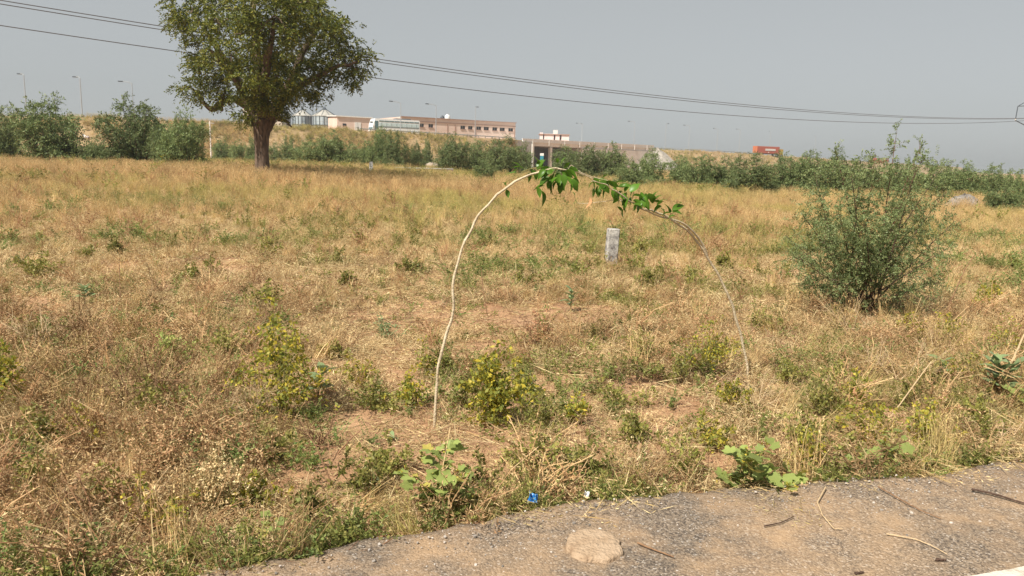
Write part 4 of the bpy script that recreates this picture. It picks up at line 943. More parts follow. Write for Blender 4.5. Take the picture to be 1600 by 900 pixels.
    scatter('slope_grass', 'dry grass tufts on the highway embankment', np.stack([X, Y, Z], 1), np.stack([FR.normal(0, .2, m), FR.normal(0, .2, m), FR.uniform(0, 6, m)], 1), np.stack([s*1.3, s*1.3, s*.9], 1), FR.integers(0, 5, m), np.clip((fbm(X*.07, Y*.07, 9)-.32)*2.5, 0, 1), P_TALL)
    k = FR.uniform(0, 1, m) < .24*sst(.40, .58, fbm(X*.25, Y*.25, 77)); X, Y, Z = X[k], Y[k], Z[k]; m = len(X); s = FR.uniform(3, 8, m)
    scatter('slope_scrub', 'small olive scrub dotted over the embankment', np.stack([X, Y, Z], 1), np.stack([FR.normal(0, .2, m), FR.normal(0, .2, m), FR.uniform(0, 6, m)], 1), np.stack([s, s, s*.8], 1), FR.integers(0, 5, m), np.clip(FR.normal(.0, .1, m), 0, 1), P_WEED)
weeds()
def gravel():
    r = np.random.default_rng(9); me = []
    for k in range(4):
        v = norm(np.array([(a, b, c) for a in (-1, 0, 1) for b in (-1, 0, 1) for c in (-1, 1) if not (a == 0 and b == 0)], float))*r.uniform(.7, 1.1, (16, 1))*np.array([1, .8, .55])
        import bmesh
        bm = bmesh.new(); [bm.verts.new(q) for q in v]; bmesh.ops.convex_hull(bm, input=bm.verts); x = bpy.data.meshes.new('stone'); bm.to_mesh(x); bm.free()
        x.materials.append(M_stone); me.append(x)
    n = 9000; u = FR.uniform(-3.2, 4.2, n); v = -np.abs(FR.exponential(.55, n))-.01; v = np.where(FR.uniform(0, 1, n) < .2, FR.uniform(-.05, .22, n), v); v = v+edge_off(u)
    P = E0+ED*u[:, None]+EN*v[:, None]; g = fbm(P[:, 0]*2, P[:, 1]*2, 45); on = vdist(P[:, 0], P[:, 1]) < -.04
    k = (FR.uniform(0, 1, n) < np.clip((g-.25)*1.8, .05, 1)); P, v, on = P[k], v[k], on[k]; n = len(P); Z = np.where(on, ROADZ+.002, H(P[:, 0], P[:, 1]))
    s = .0022+.0034*FR.exponential(.5, n); s = np.minimum(s, .014)
    scatter('loose_gravel', 'loose small gravel along the asphalt edge', np.column_stack([P, Z+s*.3]), FR.uniform(0, 6.28, (n, 3))*np.array([.1, .1, 1]), np.stack([s, s, s], 1), FR.integers(0, 4, n), np.zeros(n), me)
M_stone = leafmat('gravel_stone', [(0, (.30, .27, .24)), (1, (.34, .30, .26))], 0.0, .9, None, .6)
gravel()

# ------------------------------------------------------------------ leaves as pieces
def leaf_mesh(name, prof, L, fold=.18, curl=.25, m=None, lobes=0):
    """prof: half widths along the leaf; origin at the stalk, pointing +X"""
    n = len(prof); V = []
    for k, w in enumerate(prof):
        t = k/(n-1); x = L*t; z = -curl*L*t*t
        ww = w*L*(1+(.18 if lobes and k % 2 else 0))
        V += [(x, -ww, z+fold*ww), (x+.02*L, 0, z), (x, ww, z+fold*ww)]
    F = []
    for k in range(n-1):
        a = 3*k; F += [(a, a+1, a+4, a+3), (a+1, a+2, a+5, a+4)]
    return MB().add(V, F).mesh(name, m, True)
L_ov = [leaf_mesh('leaf', (.02, .2, .29, .30, .24, .12, .005), 1, .25, .3, M_arch), leaf_mesh('leaf', (.02, .17, .24, .26, .22, .13, .005), 1, .5, .5, M_arch)]
L_cal = [leaf_mesh('leaf', (.10, .22, .27, .28, .24, .14, .01), 1, .2, .2, M_cal), leaf_mesh('leaf', (.10, .2, .26, .27, .22, .12, .01), 1, .4, .45, M_cal)]
def lobed(name, m, seed, cup):
    r = np.random.default_rng(seed); n = 20; V = [(0, 0, 0), (.42, 0, -.04)]
    for j in range(n):
        a = -2.75+5.5*j/(n-1); rr = (.50+.10*math.cos(a*5.2)+.06*math.cos(a)+r.normal(0, .025)); x, y = .42+rr*math.cos(a), rr*math.sin(a)*.98
        V.append((x, y, cup*(rr*.9-.32)+r.normal(0, .025)-.22*max(x-.3, 0)**2))
    F = [(1, 2+j, 3+j) for j in range(n-1)]+[(0, 1, n+1), (0, 2, 1)]
    return MB().add(V, F).mesh(name, m, True)
L_br = [lobed('leaf', M_broad, 1, .3), lobed('leaf', M_broad, 2, -.3), lobed('leaf', M_broad, 3, .6)]
L_ye = [lobed('leaf', M_yleaf, 5, .5)]
def put_leaf(par, me, p, d, size, roll=0.):
    d = Vector(d).normalized(); o = link('leaf', me, par)
    q = d.to_track_quat('X', 'Z') @ Euler((roll, 0, 0)).to_quaternion()
    o.matrix_local = Matrix.Translation(Vector(p)) @ q.to_matrix().to_4x4() @ Matrix.Diagonal((size, size, size, 1))
    return o

# ------------------------------------------------------------------ the arch of two bent saplings
def arch():
    r = np.random.default_rng(21)
    def sp(pts, n=40):
        pts = np.array(pts); u = np.linspace(0, len(pts)-1, n); i = np.clip(u.astype(int), 0, len(pts)-2); f = (u-i)[:, None]
        p0 = pts[np.maximum(i-1, 0)]; p1 = pts[i]; p2 = pts[i+1]; p3 = pts[np.minimum(i+2, len(pts)-1)]
        return .5*((2*p1)+(-p0+p2)*f+(2*p0-5*p1+4*p2-p3)*f*f+(-p0+3*p1-3*p2+p3)*f**3)
    b = gnd(677, 668); Y = b[1]
    o = empty('bent_sapling', b, 'long pale stem rising on the left and bending over into the leafy arch', 'sapling', 'saplings forming the arch')
    px = [(677, 672, 0), (682, 620, 0), (685, 570, 0), (694, 530, .01), (707, 496, .02), (707, 460, .02), (712, 425, .03), (722, 390, .05), (740, 352, .08), (764, 318, .1), (795, 292, .14), (826, 273, .17), (850, 265, .2), (872, 263, .22), (888, 266, .25), (905, 271, .3), (930, 280, .32)]
    P = sp([at(a, c, Y+d)-b for a, c, d in px], 60); P[0, 2] = -.04; nz = r.normal(0, .0055, P.shape); nz[1:-1] = (nz[:-2]+2*nz[1:-1]+nz[2:])/3; P = P+nz
    MB().tube(P, np.interp(np.linspace(0, 1, 60), [0, .5, .8, 1], [.0094, .0078, .0056, .0022]), 8, True, .35).build('stem', M_stem, o, True)
    tw = [[(852, 266), (840, 262), (820, 266), (812, 272)], [(870, 263), (862, 275), (850, 290), (846, 300)], [(880, 264), (888, 280), (897, 292)], [(850, 265), (846, 258), (842, 250)], [(888, 266), (893, 258), (905, 268), (925, 276), (950, 282)], [(795, 292), (791, 288), (792, 296)]]
    for k, t in enumerate(tw): MB().tube(sp([at(a, c, Y+.2+.02*k)-b for a, c in t], 10), np.linspace(.003, .0015, 10), 5).build('twig', M_stem if k == 4 else M_gstem, o)
    lv = [(842, 262, -.05, 1.2, 46), (808, 270, -1, .05, 40), (818, 264, -.9, .5, 34), (826, 270, .3, -1, 28), (832, 266, .6, -.8, 34), (852, 264, -.7, -.7, 36), (790, 290, .0, 1, 22), (791, 296, .4, -1, 26), (792, 289, -.6, .6, 18),
          (866, 272, -.5, -1, 52), (858, 276, -.7, -.5, 42), (850, 290, -1, -.2, 34), (858, 288, .6, -1, 30), (870, 270, .3, -1, 44), (872, 280, .6, -1, 40), (880, 272, .2, -1, 36), (884, 275, .7, -.6, 42), (889, 278, .4, -1, 52), (846, 298, .5, -1, 44), (877, 268, 1, -.3, 40), (866, 266, -.9, -.3, 44), (882, 262, .5, .7, 24), (876, 258, .2, .9, 30), (884, 266, .7, -.2, 40), (858, 263, -1, .1, 32), (894, 280, .5, -.9, 38), (840, 263, .3, .8, 36), (862, 280, -.2, -1, 46), (875, 286, .1, -1, 34)]
    lv += [(x+r.normal(0, 5), y+r.normal(0, 4), dx+r.normal(0, .5), dz+r.normal(0, .4), s_*.75) for (x, y, dx, dz, s_) in lv if x > 800]
    for (x, y, dx, dz, s) in lv: put_leaf(o, L_ov[int(r.integers(0, 2))], at(x, y, Y+.2+r.uniform(-.06, .06))-b, (dx, r.uniform(-.7, .3), dz), s/FPX*Y*.53, r.uniform(-1.2, 1.2))
    b2 = gnd(1168, 592); Y2 = b2[1]; k_ = Y2-(Y+.3)
    o = empty('bent_sapling', b2, 'long grey stem rising on the right and bending over left into the leafy arch', 'sapling', 'saplings forming the arch')
    px = [(1170, 610, 0), (1168, 575, 0), (1160, 535, 0), (1148, 490, -.03), (1132, 452, -.06), (1113, 415, -.1), (1096, 388, -.15), (1076, 362, -.25), (1052, 345, -.38), (1024, 332, -.55), (1003, 325, -.68), (985, 316, -.8), (965, 300, -.88), (945, 288, -.95), (925, 282, -1.0)]
    sc_ = k_/1.0
    P = sp([at(a, c, Y2+d*sc_)-b2 for a, c, d in px], 60); P[0, 2] = -.04; nz = r.normal(0, .0055, P.shape); nz[1:-1] = (nz[:-2]+2*nz[1:-1]+nz[2:])/3; P = P+nz
    MB().tube(P, np.interp(np.linspace(0, 1, 60), [0, .5, .8, 1], [.0098, .0086, .0054, .0022]), 8, True, .35).build('stem', M_stem, o, True)
    MB().tube(sp([at(a, c, Y2+d*sc_)-b2 for a, c, d in [(1105, 402, -.12), (1101, 388, -.15), (1090, 370, -.2), (1072, 352, -.3), (1055, 344, -.36), (1030, 338, -.5), (1003, 326, -.66)]], 24), np.linspace(.0085, .006, 24), 6).build('side_stem', M_stem, o, True)
    tw = [[(985, 316), (965, 313), (940, 315), (915, 318), (902, 317)], [(1052, 344), (1046, 338), (1052, 330)], [(985, 316), (990, 305), (988, 295)], [(1003, 325), (1008, 312), (1006, 302)], [(960, 298), (950, 293), (940, 297)], [(902, 317), (899, 312), (898, 305)]]
    for k, t in enumerate(tw): MB().tube(sp([at(a, c, Y2-.8*sc_+.02*k)-b2 for a, c in t], 10), np.linspace(.0028, .0014, 10), 5).build('twig', M_stem if k == 0 else M_gstem, o)
    lv = [(926, 279, .9, -.5, 40), (930, 284, -.2, -1, 34), (938, 282, .6, -.7, 46), (946, 284, .9, -.2, 44), (952, 290, -.7, -.7, 40), (935, 290, -.3, -1, 34), (926, 294, .3, -1, 30), (960, 287, .6, .4, 36), (966, 292, .9, .3, 34), (972, 298, -.6, -.8, 44), (976, 300, .4, .9, 30), (984, 300, .6, .7, 40), (988, 306, .8, .1, 40), (982, 310, -.5, -.9, 30), (990, 312, .9, -.5, 34), (978, 315, -.4, -1, 30), (968, 310, -.8, -.4, 26),
          (1005, 308, .4, -1, 40), (1002, 300, .2, -1, 38), (1008, 306, -.3, -.8, 34), (1020, 318, -.3, 1, 46), (1024, 312, .4, .6, 26), (1034, 322, -.8, -.3, 34), (1030, 316, .6, .6, 32), (1036, 326, .3, -.9, 38), (1046, 330, -.4, .9, 30), (1050, 328, .8, .5, 40), (1048, 333, -.9, .1, 30), (1052, 332, .3, .7, 32), (975, 326, -.4, -1, 28), (898, 306, -.2, 1, 14), (900, 313, -.5, -.4, 18), (996, 318, .2, -1, 30), (970, 304, .5, -.8, 40), (958, 294, .2, -1, 36), (942, 278, .4, .5, 26)]
    lv += [(x+r.normal(0, 5), y+r.normal(0, 4), dx+r.normal(0, .5), dz+r.normal(0, .4), s_*.75) for (x, y, dx, dz, s_) in lv if x > 920]
    for (x, y, dx, dz, s) in lv: put_leaf(o, L_ov[int(r.integers(0, 2))], at(x, y, Y2-.8*sc_+r.uniform(-.06, .06))-b2, (dx, r.uniform(-.7, .3), dz), s/FPX*(Y2-.8*sc_)*.52, r.uniform(-1.2, 1.2))
    put_leaf(o, leaf_mesh('leaf', (.02, .2, .29, .30, .24, .12, .005), 1, .8, .5, flat('withered_leaf', (.50, .27, .13), .7)), at(921, 308, Y2-.8*sc_)-b2, (.1, 0, -1), 16/FPX*Y2)
arch()

# ------------------------------------------------------------------ concrete posts, low walls, heaps
def posts():
    b = gnd(954, 414)
    o = empty('boundary_post', b, 'weathered whitewashed concrete post standing in the dry grass', 'post')
    m = noisy('chipped_whitewash', (.3, .28, .26), (.6, .57, .52), 9, .9, .5, 40, 8, stops=[(.38, (.13, .12, .115)), (.48, (.30, .285, .265)), (.62, (.50, .475, .43)), (.8, (.60, .575, .53))])
    w0, w1, h = .095, .092, .60; V = []; rr = np.random.default_rng(4)
    zs = [-.1, .1, .25, .4, .52, h-.012, h]
    for k, z in enumerate(zs):
        w = (w0+(w1-w0)*max(z, 0)/h)-(.012 if k == len(zs)-1 else 0); c = .014
        for (x, y) in ((-w+c, -w), (w-c, -w), (w, -w+c), (w, w-c), (w-c, w), (-w+c, w), (-w, w-c), (-w, -w+c)): V.append((x+rr.normal(0, .002), y*.8+rr.normal(0, .002), z+rr.normal(0, .002)))
    n = 8; F = [(k*n+j, k*n+(j+1) % n, (k+1)*n+(j+1) % n, (k+1)*n+j) for k in range(len(zs)-1) for j in range(n)]+[tuple(range((len(zs)-1)*n, len(zs)*n))]
    p = MB().add(V, F).build('shaft', m, o); o.rotation_euler = (0, math.radians(2.0), .15)
    p = at(580, 268, 47); z = float(H(p[0], p[1])); o = empty('boundary_post', (p[0], p[1], z), 'small white boundary post far off near the tree shadow', 'post')
    MB().box((0, 0, .4), (.19, .17, .95)).build('shaft', M_white, o); MB().box((0, 0, .89), (.15, .13, .03)).build('cap', M_white, o)
    A = at(618, 261, 58); B = at(708, 267, 58); o = empty('low_wall', (A[0], A[1], float(H(*A[:2]))), 'low weathered kerb wall in the grass below the bus', 'wall')
    L = np.linalg.norm((B-A)[:2]); o.rotation_euler[2] = math.atan2(B[1]-A[1], B[0]-A[0]); hh = .38
    MB().box((L/2, 0, hh/2), (L, .3, hh)).build('wall', noisy('low_wall_brick', (.22, .13, .09), (.36, .24, .17), 2, .9), o); MB().box((L/2, 0, hh+.04), (L+.04, .36, .07)).build('coping', M_conc, o)
    A = at(1030, 283, 56); B = at(1240, 296, 56); o = empty('low_wall', (A[0], A[1], 0), 'low pale kerb wall behind the right-hand thorn bushes', 'wall')
    L = np.linalg.norm((B-A)[:2]); o.rotation_euler[2] = math.atan2(B[1]-A[1], B[0]-A[0]); MB().box((L/2, 0, .2), (L, .3, .5)).build('wall', M_conc, o); MB().box((L/2, 0, .47), (L+.04, .36, .06)).build('coping', M_concw, o)
    def heap(px, py, Y, wpx, hpx, label, m, dep=.6):
        p = at(px, py, Y); R = wpx/2/FPX*Y; hz = hpx/FPX*Y+.35; V = []; n = 26; q = 8; r = np.random.default_rng(int(px))
        for k in range(q):
            f = 1-k/(q-1)
            for j in range(n): a = 6.283*j/n; V.append((R*f**.8*math.cos(a)*r.uniform(.88, 1.12), R*dep*f**.8*math.sin(a)*r.uniform(.88, 1.12), hz*(1-f**1.3)*r.uniform(.85, 1.1)-.05))
        F = [(k*n+j, k*n+(j+1) % n, (k+1)*n+(j+1) % n, (k+1)*n+j) for k in range(q-1) for j in range(n)]
        o = MB().add(V, F).build('rubble_heap', m); o.location = (p[0], p[1], float(H(p[0], p[1]))); tag(o, label, 'heap')
    heap(1506, 320, 36, 72, 11, 'grey gravel heap lying between the right-hand thorn bushes', noisy('grey_rubble', (.14, .125, .11), (.30, .27, .24), 3, .95, 1, 12, 8))
    heap(676, 252, 92, 50, 10, 'pale sandy rubble bank below the long pink building', noisy('pale_rubble', (.30, .24, .18), (.46, .39, .31), 1, .95, 1, 5, 8))
    heap(1005, 262, 120, 44, 14, 'pale stone rubble beside the right end of the bridge', noisy('pale_rubble_stone', (.42, .38, .33), (.66, .61, .54), 1, .95, 1, 5, 8))
    heap(560, 243, 100, 34, 6, 'pale rubble patch on the slope under the small pink building', noisy('buff_rubble', (.40, .32, .24), (.56, .47, .37), 1, .95, 1, 5, 8))
posts()
def goat(px, py, Y, label, m):
    q = at(px, py, Y); r = empty('goat', (q[0], q[1], q[2]-.72), label, 'goat', 'goats browsing behind the left bushes', rz=rnd(-.3, .3)+math.pi)
    V = [(0, 0, .55), (.25, 0, .56), (.45, 0, .60), (.58, 0, .78), (.72, 0, .86), (.86, 0, .78), (-.25, 0, .57), (-.38, 0, .60)]; E = [(0, 1), (1, 2), (2, 3), (3, 4), (4, 5), (0, 6), (6, 7)]
    R = [.19, .19, .16, .09, .085, .05, .17, .06]
    for (i, x, s) in ((2, .42, 1), (2, .42, -1), (6, -.28, 1), (6, -.28, -1)):
        n = len(V); V += [(x, s*.09, .42), (x+(.02 if x > 0 else -.05), s*.09, .22), (x, s*.09, 0)]; E += [(i, n), (n, n+1), (n+1, n+2)]; R += [.06, .035, .032]
    for s in (1, -1):
        n = len(V); V += [(.68, s*.13, .84)]; E += [(4, n)]; R += [.03]
    me = bpy.data.meshes.new('body'); me.from_pydata(V, E, []); me.materials.append(m); o = link('body', me, r)
    sk = o.modifiers.new('skin', 'SKIN'); 
    for k, v in enumerate(me.skin_vertices[0].data if me.skin_vertices else []): v.radius = (R[k], R[k]); v.use_root = (k == 0)
    if not me.skin_vertices:
        bpy.context.view_layer.objects.active = o; bpy.ops.mesh.customdata_skin_add()
        for k, v in enumerate(me.skin_vertices[0].data): v.radius = (R[k], R[k]); v.use_root = (k == 0)
    su = o.modifiers.new('sub', 'SUBSURF'); su.levels = 1; su.render_levels = 2
    for s in (1, -1): MB().tube([(.70, s*.04, .9), (.66, s*.06, 1.0), (.58, s*.08, 1.05)], [.02, .015, .006], 5).build('horn', M_dkst, r)
goat(62, 212, 104, 'white goat half hidden by the largest left-hand thorn bush', M_white)
goat(136, 212, 104, 'brown and white goat between the two tall left-hand bushes', noisy('brown_white_coat', (.12, .06, .04), (.7, .66, .6), 1.6, .9, stops=[(.49, (.12, .06, .04)), (.53, (.7, .67, .62))]))

# ------------------------------------------------------------------ individual plants in the field
def bushy(px, py, hpx, wpx, label, seed, m=None, nst=9, leaf=.03, dens=1.0, group='yellow-green weeds in the field', cat_='weed', name='yellow_weed'):
    r = np.random.default_rng(seed); b = gnd(px, py); Y = b[1]; h = hpx/FPX*Y*1.02; w = wpx/FPX*Y
    o = empty(name, b, label, cat_, group); stems = []
    for k in range(nst):
        a = r.uniform(0, 6.28); rad = w*.5*r.uniform(.15, .95); hh = h*(1-.55*(rad/(w*.5))**1.5)*r.uniform(.55, 1.0)
        if k == 0: rad = w*.12; hh = h
        tip = np.array([rad*math.cos(a), rad*.7*math.sin(a), hh]); bs = np.array([r.uniform(-.02, .02), r.uniform(-.02, .02), -.01]); stems.append((bs, bs+tip*.4+np.array([0, 0, .2*hh]), tip))
    wd, Q = woody(r, stems, int(6*dens), .42*h, 2, .16*h, int(4*dens), leaf*1.1, leaf*.66, .004, .1, .05)
    wd.build('stem', M_gstem, o); link('foliage', quads_mesh('foliage', Q, m or M_yel), o)
    return o
YW = [(440, 655, 190, 150, 'tallest yellow-green weed, with a dark hollow beneath, left of the arch', M_yel, 13, .03), (640, 640, 60, 90, 'low yellow-green weed just left of the left arch stem', M_yel, 9, .028), (662, 592, 62, 34, 'thin upright yellow weed touching the left arch stem', M_yel, 5, .026),
      (772, 660, 118, 120, 'round yellow-green weed in the middle inside the arch', M_yel, 13, .032), (728, 640, 70, 60, 'small green weed hugging the left arch stem on its right', M_weed, 9, .028), (900, 662, 50, 56, 'small yellow-green tuft right of the round weed inside the arch', M_yel, 7, .03),
      (1100, 580, 88, 130, 'wide dark-and-yellow weed at the foot of the right arch stem', M_yel, 14, .026), (1050, 600, 60, 60, 'low green weed left of the wide weed inside the arch', M_weed, 8, .025), (1480, 550, 66, 56, 'yellow weed right of the near thorn bush', M_yel, 8, .026), (1570, 552, 60, 70, 'yellow weed at the right edge above the waxy plant', M_yel, 8, .024), (1440, 545, 40, 50, 'short yellow weed at the near thorn bush foot', M_yel, 6, .024),
      (4, 640, 100, 70, 'yellow-leaved weed cut by the left edge of the photo', M_yel, 10, .03), (268, 575, 70, 80, 'pale green bushy weed in the left foreground', M_broad, 11, .026), (600, 530, 36, 70, 'low bluish weed left of the upper arch stem', M_cal, 9, .02), (1330, 640, 60, 50, 'yellow-leaved weed beside the small soil mound on the right', M_yel, 7, .03),
      (840, 540, 60, 60, 'reddish brown withered weed inside the arch', M_brown, 10, .022), (1090, 520, 60, 110, 'brown dry weed behind the wide yellow weed', M_brown, 12, .02), (60, 435, 44, 120, 'dark green shrub patch at the left in the mid field', M_weed, 12, .04), (140, 405, 26, 40, 'small olive shrub above the left shrub patch', M_weed, 9, .035), (330, 425, 30, 36, 'small dark weed in the left mid field', M_weed, 7, .03),
      (480, 815, 60, 60, 'dark green weed at the roadside left of the big-leaved plant', M_weed, 9, .028), (1280, 650, 70, 110, 'green leafy weed right of the arch near the road', M_weed, 13, .024), (260, 745, 110, 150, 'reddish straw-coloured bushy weed in the left foreground', M_drys, 18, .014), (340, 800, 120, 140, 'fuzzy pale seeded weed at the roadside on the left', M_short, 18, .013), (60, 780, 90, 120, 'olive weed at the bottom left of the photo', M_weed, 13, .022),
      (865, 380, 34, 44, 'small olive weed left of the concrete post', M_weed, 6, .03), (1080, 445, 34, 44, 'dark weed under the right arm of the arch', M_weed, 7, .03), (1180, 520, 44, 50, 'dark green weed just right of the right arch stem', M_weed, 8, .028), (930, 535, 34, 60, 'dark low weed in the middle of the arch', M_weed, 8, .024), (505, 330, 14, 34, 'small green weed far out left in the dry grass', M_weed, 6, .06), (250, 268, 22, 40, 'yellowish bush at the foot of the left thorn bushes', M_yel, 9, .08), (148, 252, 26, 46, 'yellowish low bush below the gap in the left thorn bushes', M_yel, 9, .08)]
for k, (px, py, h, w, lab, m, ns, lf) in enumerate(YW): bushy(px, py, h, w, lab, 300+k, m, ns, lf, 1.15 if h < 100 else 1.8, 'weeds standing in the field', 'weed', 'leafy_weed')

EX = [(375, 610, 0), (350, 560, 1), (520, 560, 1), (560, 600, 0), (590, 640, 1), (690, 585, 1), (820, 620, 0), (850, 670, 1), (960, 640, 1), (1000, 560, 1), (985, 690, 1), (1140, 640, 0), (1130, 560, 0), (1230, 600, 1), (1250, 690, 1), (1310, 600, 1), (1360, 690, 0), (1420, 640, 1), (1450, 690, 0), (1510, 600, 0), (1530, 660, 1), (1420, 520, 0), (1210, 520, 1), (420, 720, 1), (380, 790, 0), (560, 770, 1), (610, 740, 1), (760, 770, 1), (830, 740, 1), (930, 750, 1), (1060, 735, 1), (1110, 700, 0), (1260, 740, 0), (1310, 715, 1), (240, 650, 1), (130, 690, 0), (60, 700, 1), (170, 790, 1), (230, 830, 0), (40, 540, 1), (110, 520, 1), (240, 500, 1), (420, 480, 1), (540, 450, 1), (640, 430, 1), (820, 450, 1), (1010, 450, 1), (1000, 400, 1), (760, 390, 1), (560, 380, 1), (180, 400, 1), (60, 380, 1), (420, 400, 1), (300, 440, 1), (1130, 420, 1), (1540, 480, 0), (1580, 420, 1)]
ANCH = {'the left arch stem': (680, 640), 'the right arch stem': (1168, 590), 'the concrete post': (955, 412), 'the near thorn bush': (1345, 492), 'the tallest yellow-green weed': (440, 640), 'the round yellow-green weed': (772, 655), 'the blue wrapper': (832, 795), 'the plant spilling onto the asphalt': (1175, 775), 'the plant at the right edge': (1565, 622), 'the bark strip in the corner': (60, 870), 'the left mid-field waxy rosette': (132, 470), 'the upright waxy plant': (892, 487), 'the big tree': (410, 275), 'the sprawling dead shrub': (200, 640)}
ORD = ['nearest', 'second', 'third', 'fourth', 'fifth', 'sixth', 'seventh']
def ex_labels():
    key = []; cnt = {}
    for (px, py, kind) in EX:
        d, nm = min((math.hypot((a-px), (b-py)*1.5), n) for n, (a, b) in ANCH.items()); a, b = ANCH[nm]; dx, dy = px-a, (py-b)*1.5
        key.append((nm, ('left of' if dx < 0 else 'right of') if abs(dx) > abs(dy) else ('behind' if dy < 0 else 'in front of'), kind, d))
    out = []
    for i, q in enumerate(key):
        rank = sum(1 for w in key if w[:3] == q[:3] and w[3] < q[3]); out.append('straggly %s weed, %s one %s %s' % (('yellow-green', 'olive-green')[q[2]], ORD[rank], q[1], q[0]))
    return out
EXL = ex_labels()
for k, (px, py, kind) in enumerate(EX):
    b_ = gnd(px, py); Yd = b_[1]; rr = np.random.default_rng(700+k); far_ = Yd > 8
    hp = (rr.uniform(.13, .3) if not far_ else rr.uniform(.18, .34))*FPX/Yd; wp = rr.uniform(.3, .62)*FPX/Yd
    bushy(px, py, hp, wp, EXL[k], 700+k, M_yel if kind == 0 else M_weed, 9, .024 if not far_ else .036, 1.3, 'straggly yellow-green weeds' if kind == 0 else 'straggly olive weeds', 'weed', 'straggly_weed')

def milkweed(px, py, hpx, leafpx, npair, label, lean=0., seed=1, stems=1):
    r = np.random.default_rng(seed); b = gnd(px, py); Y = b[1]; h = hpx/FPX*Y; o = empty('milkweed', b, label, 'plant', 'pale waxy-leaved plants')
    for s in range(stems):
        a0 = r.uniform(0, 6.28); sp_ = 0 if stems == 1 else .35*h
        tip = np.array([lean*h+sp_*math.cos(a0), sp_*math.sin(a0), h*r.uniform(.8, 1) if s else h]); P = bez(np.array([0, 0, -.02]), np.array([0, 0, h*.5]), tip, 8)
        MB().tube(P, np.linspace(.008, .004, 8), 6).build('stem', M_gstem, o)
        for k in range(npair):
            t = .25+.75*(k+.3)/npair; i = min(int(t*7), 6); p = P[i]+(P[i+1]-P[i])*(t*7-i)
            for sg in (0, math.pi):
                a = a0+k*1.57+sg+r.normal(0, .2); el = .25+.75*t
                put_leaf(o, L_cal[int(r.integers(0, 2))], p, (math.cos(a), math.sin(a), el), leafpx/FPX*Y*r.uniform(.65, 1.0)*(1.05-.35*t), r.normal(0, .3))
milkweed(892, 487, 38, 22, 6, 'small upright plant with pale waxy leaves inside the arch', 0, 5)
milkweed(132, 470, 24, 22, 5, 'small rosette of pale waxy leaves in the left mid field', 0, 6)
milkweed(497, 622, 52, 44, 4, 'plant with dark waxy leaves right of the tallest yellow-green weed', .2, 7)
milkweed(1565, 622, 68, 46, 4, 'large waxy-leaved plant at the right edge', .1, 8, 3)
milkweed(1472, 590, 30, 36, 3, 'low waxy-leaved plant right of the near thorn bush foot', -.2, 9)
milkweed(936, 530, 12, 16, 3, 'tiny bluish waxy seedling in the middle of the arch', 0, 10)
milkweed(8, 256, 24, 13, 5, 'pale waxy-leaved bush at the far left edge below the thorn bush', 0, 11, 4)
milkweed(612, 690, 8, 22, 3, 'tiny dark waxy seedling on bare soil left of the big-leaved plant', 0, 12)

def bigleaf(px, py, label, stems, seed, leafpx=30):
    r = np.random.default_rng(seed); b = gnd(px, py); Y = b[1]; k_ = Y/FPX
    o = empty('broad_leaved_weed', b, label, 'plant', 'broad-leaved plants at the roadside')
    for (dx, dz, n) in stems:
        tip = np.array([dx*k_*1.25, r.uniform(-.2, .16), max(dz*k_*.9, .03)]); P = bez(np.array([0, 0, -.01]), np.array([tip[0]*.35, tip[1]*.5, tip[2]*.75+.03]), tip, 8)
        MB().tube(P, np.linspace(.005, .0022, 8), 5).build('stem', M_gstem, o)
        n = int(n*2.1+1)
        for j in range(n):
            t = .2+.8*(j+r.uniform(.1, .9))/n; i = min(int(t*7), 6); p = P[i]+(P[i+1]-P[i])*(t*7-i); a = r.uniform(0, 6.28)
            d = np.array([math.cos(a), math.sin(a)-.35, r.uniform(-.2, .45)]); q = p+norm(d)*r.uniform(.01, .05)
            yl = r.random() < .12
            put_leaf(o, L_ye[0] if yl else L_br[int(r.integers(0, 3))], q, d, leafpx*k_*r.uniform(.32, .85)*(.8 if yl else 1), r.normal(0, .4))
        n = 14; C = P[-3:][r.integers(0, 3, n)]+r.normal(0, .012, (n, 3)); Q = diamonds(C, r.normal(size=(n, 3)), .018, .012, r); link('bud_cluster', quads_mesh('bud_cluster', Q, M_yel), o)
bigleaf(690, 800, 'broad-leaved yellow-green plant at the road edge below the left arch stem', [(0, 115, 8), (-50, 85, 7), (30, 95, 7), (60, 40, 6), (-35, 40, 6), (80, 12, 6), (10, 60, 7), (-10, 100, 6)], 31, 32)
bigleaf(1175, 775, 'broad-leaved plant spilling onto the asphalt, largest by the road', [(-30, 95, 7), (20, 85, 6), (-10, 60, 7), (70, 28, 8), (100, 20, 7), (-45, 40, 6), (0, -8, 5), (40, 45, 7), (-25, 110, 5)], 32, 32)
bigleaf(1385, 738, 'broad-leaved plant in dry grass at the road edge on the right', [(0, 50, 6), (50, 35, 6), (-45, 45, 6), (70, 18, 5), (-20, 70, 5), (30, 60, 5), (-75, 30, 5)], 33, 26)
bigleaf(1600, 640, 'broad green plant cut by the right edge of the photo', [(0, 60, 5), (-25, 30, 5), (10, 20, 5)], 34, 34)
bigleaf(322, 712, 'little plant with one large yellow leaf in the left foreground', [(0, 18, 1)], 36, 26)
bigleaf(440, 850, 'small broad-leaved plant in the roadside grass on the left', [(0, 30, 4), (-20, 18, 4), (22, 28, 4)], 35, 26)

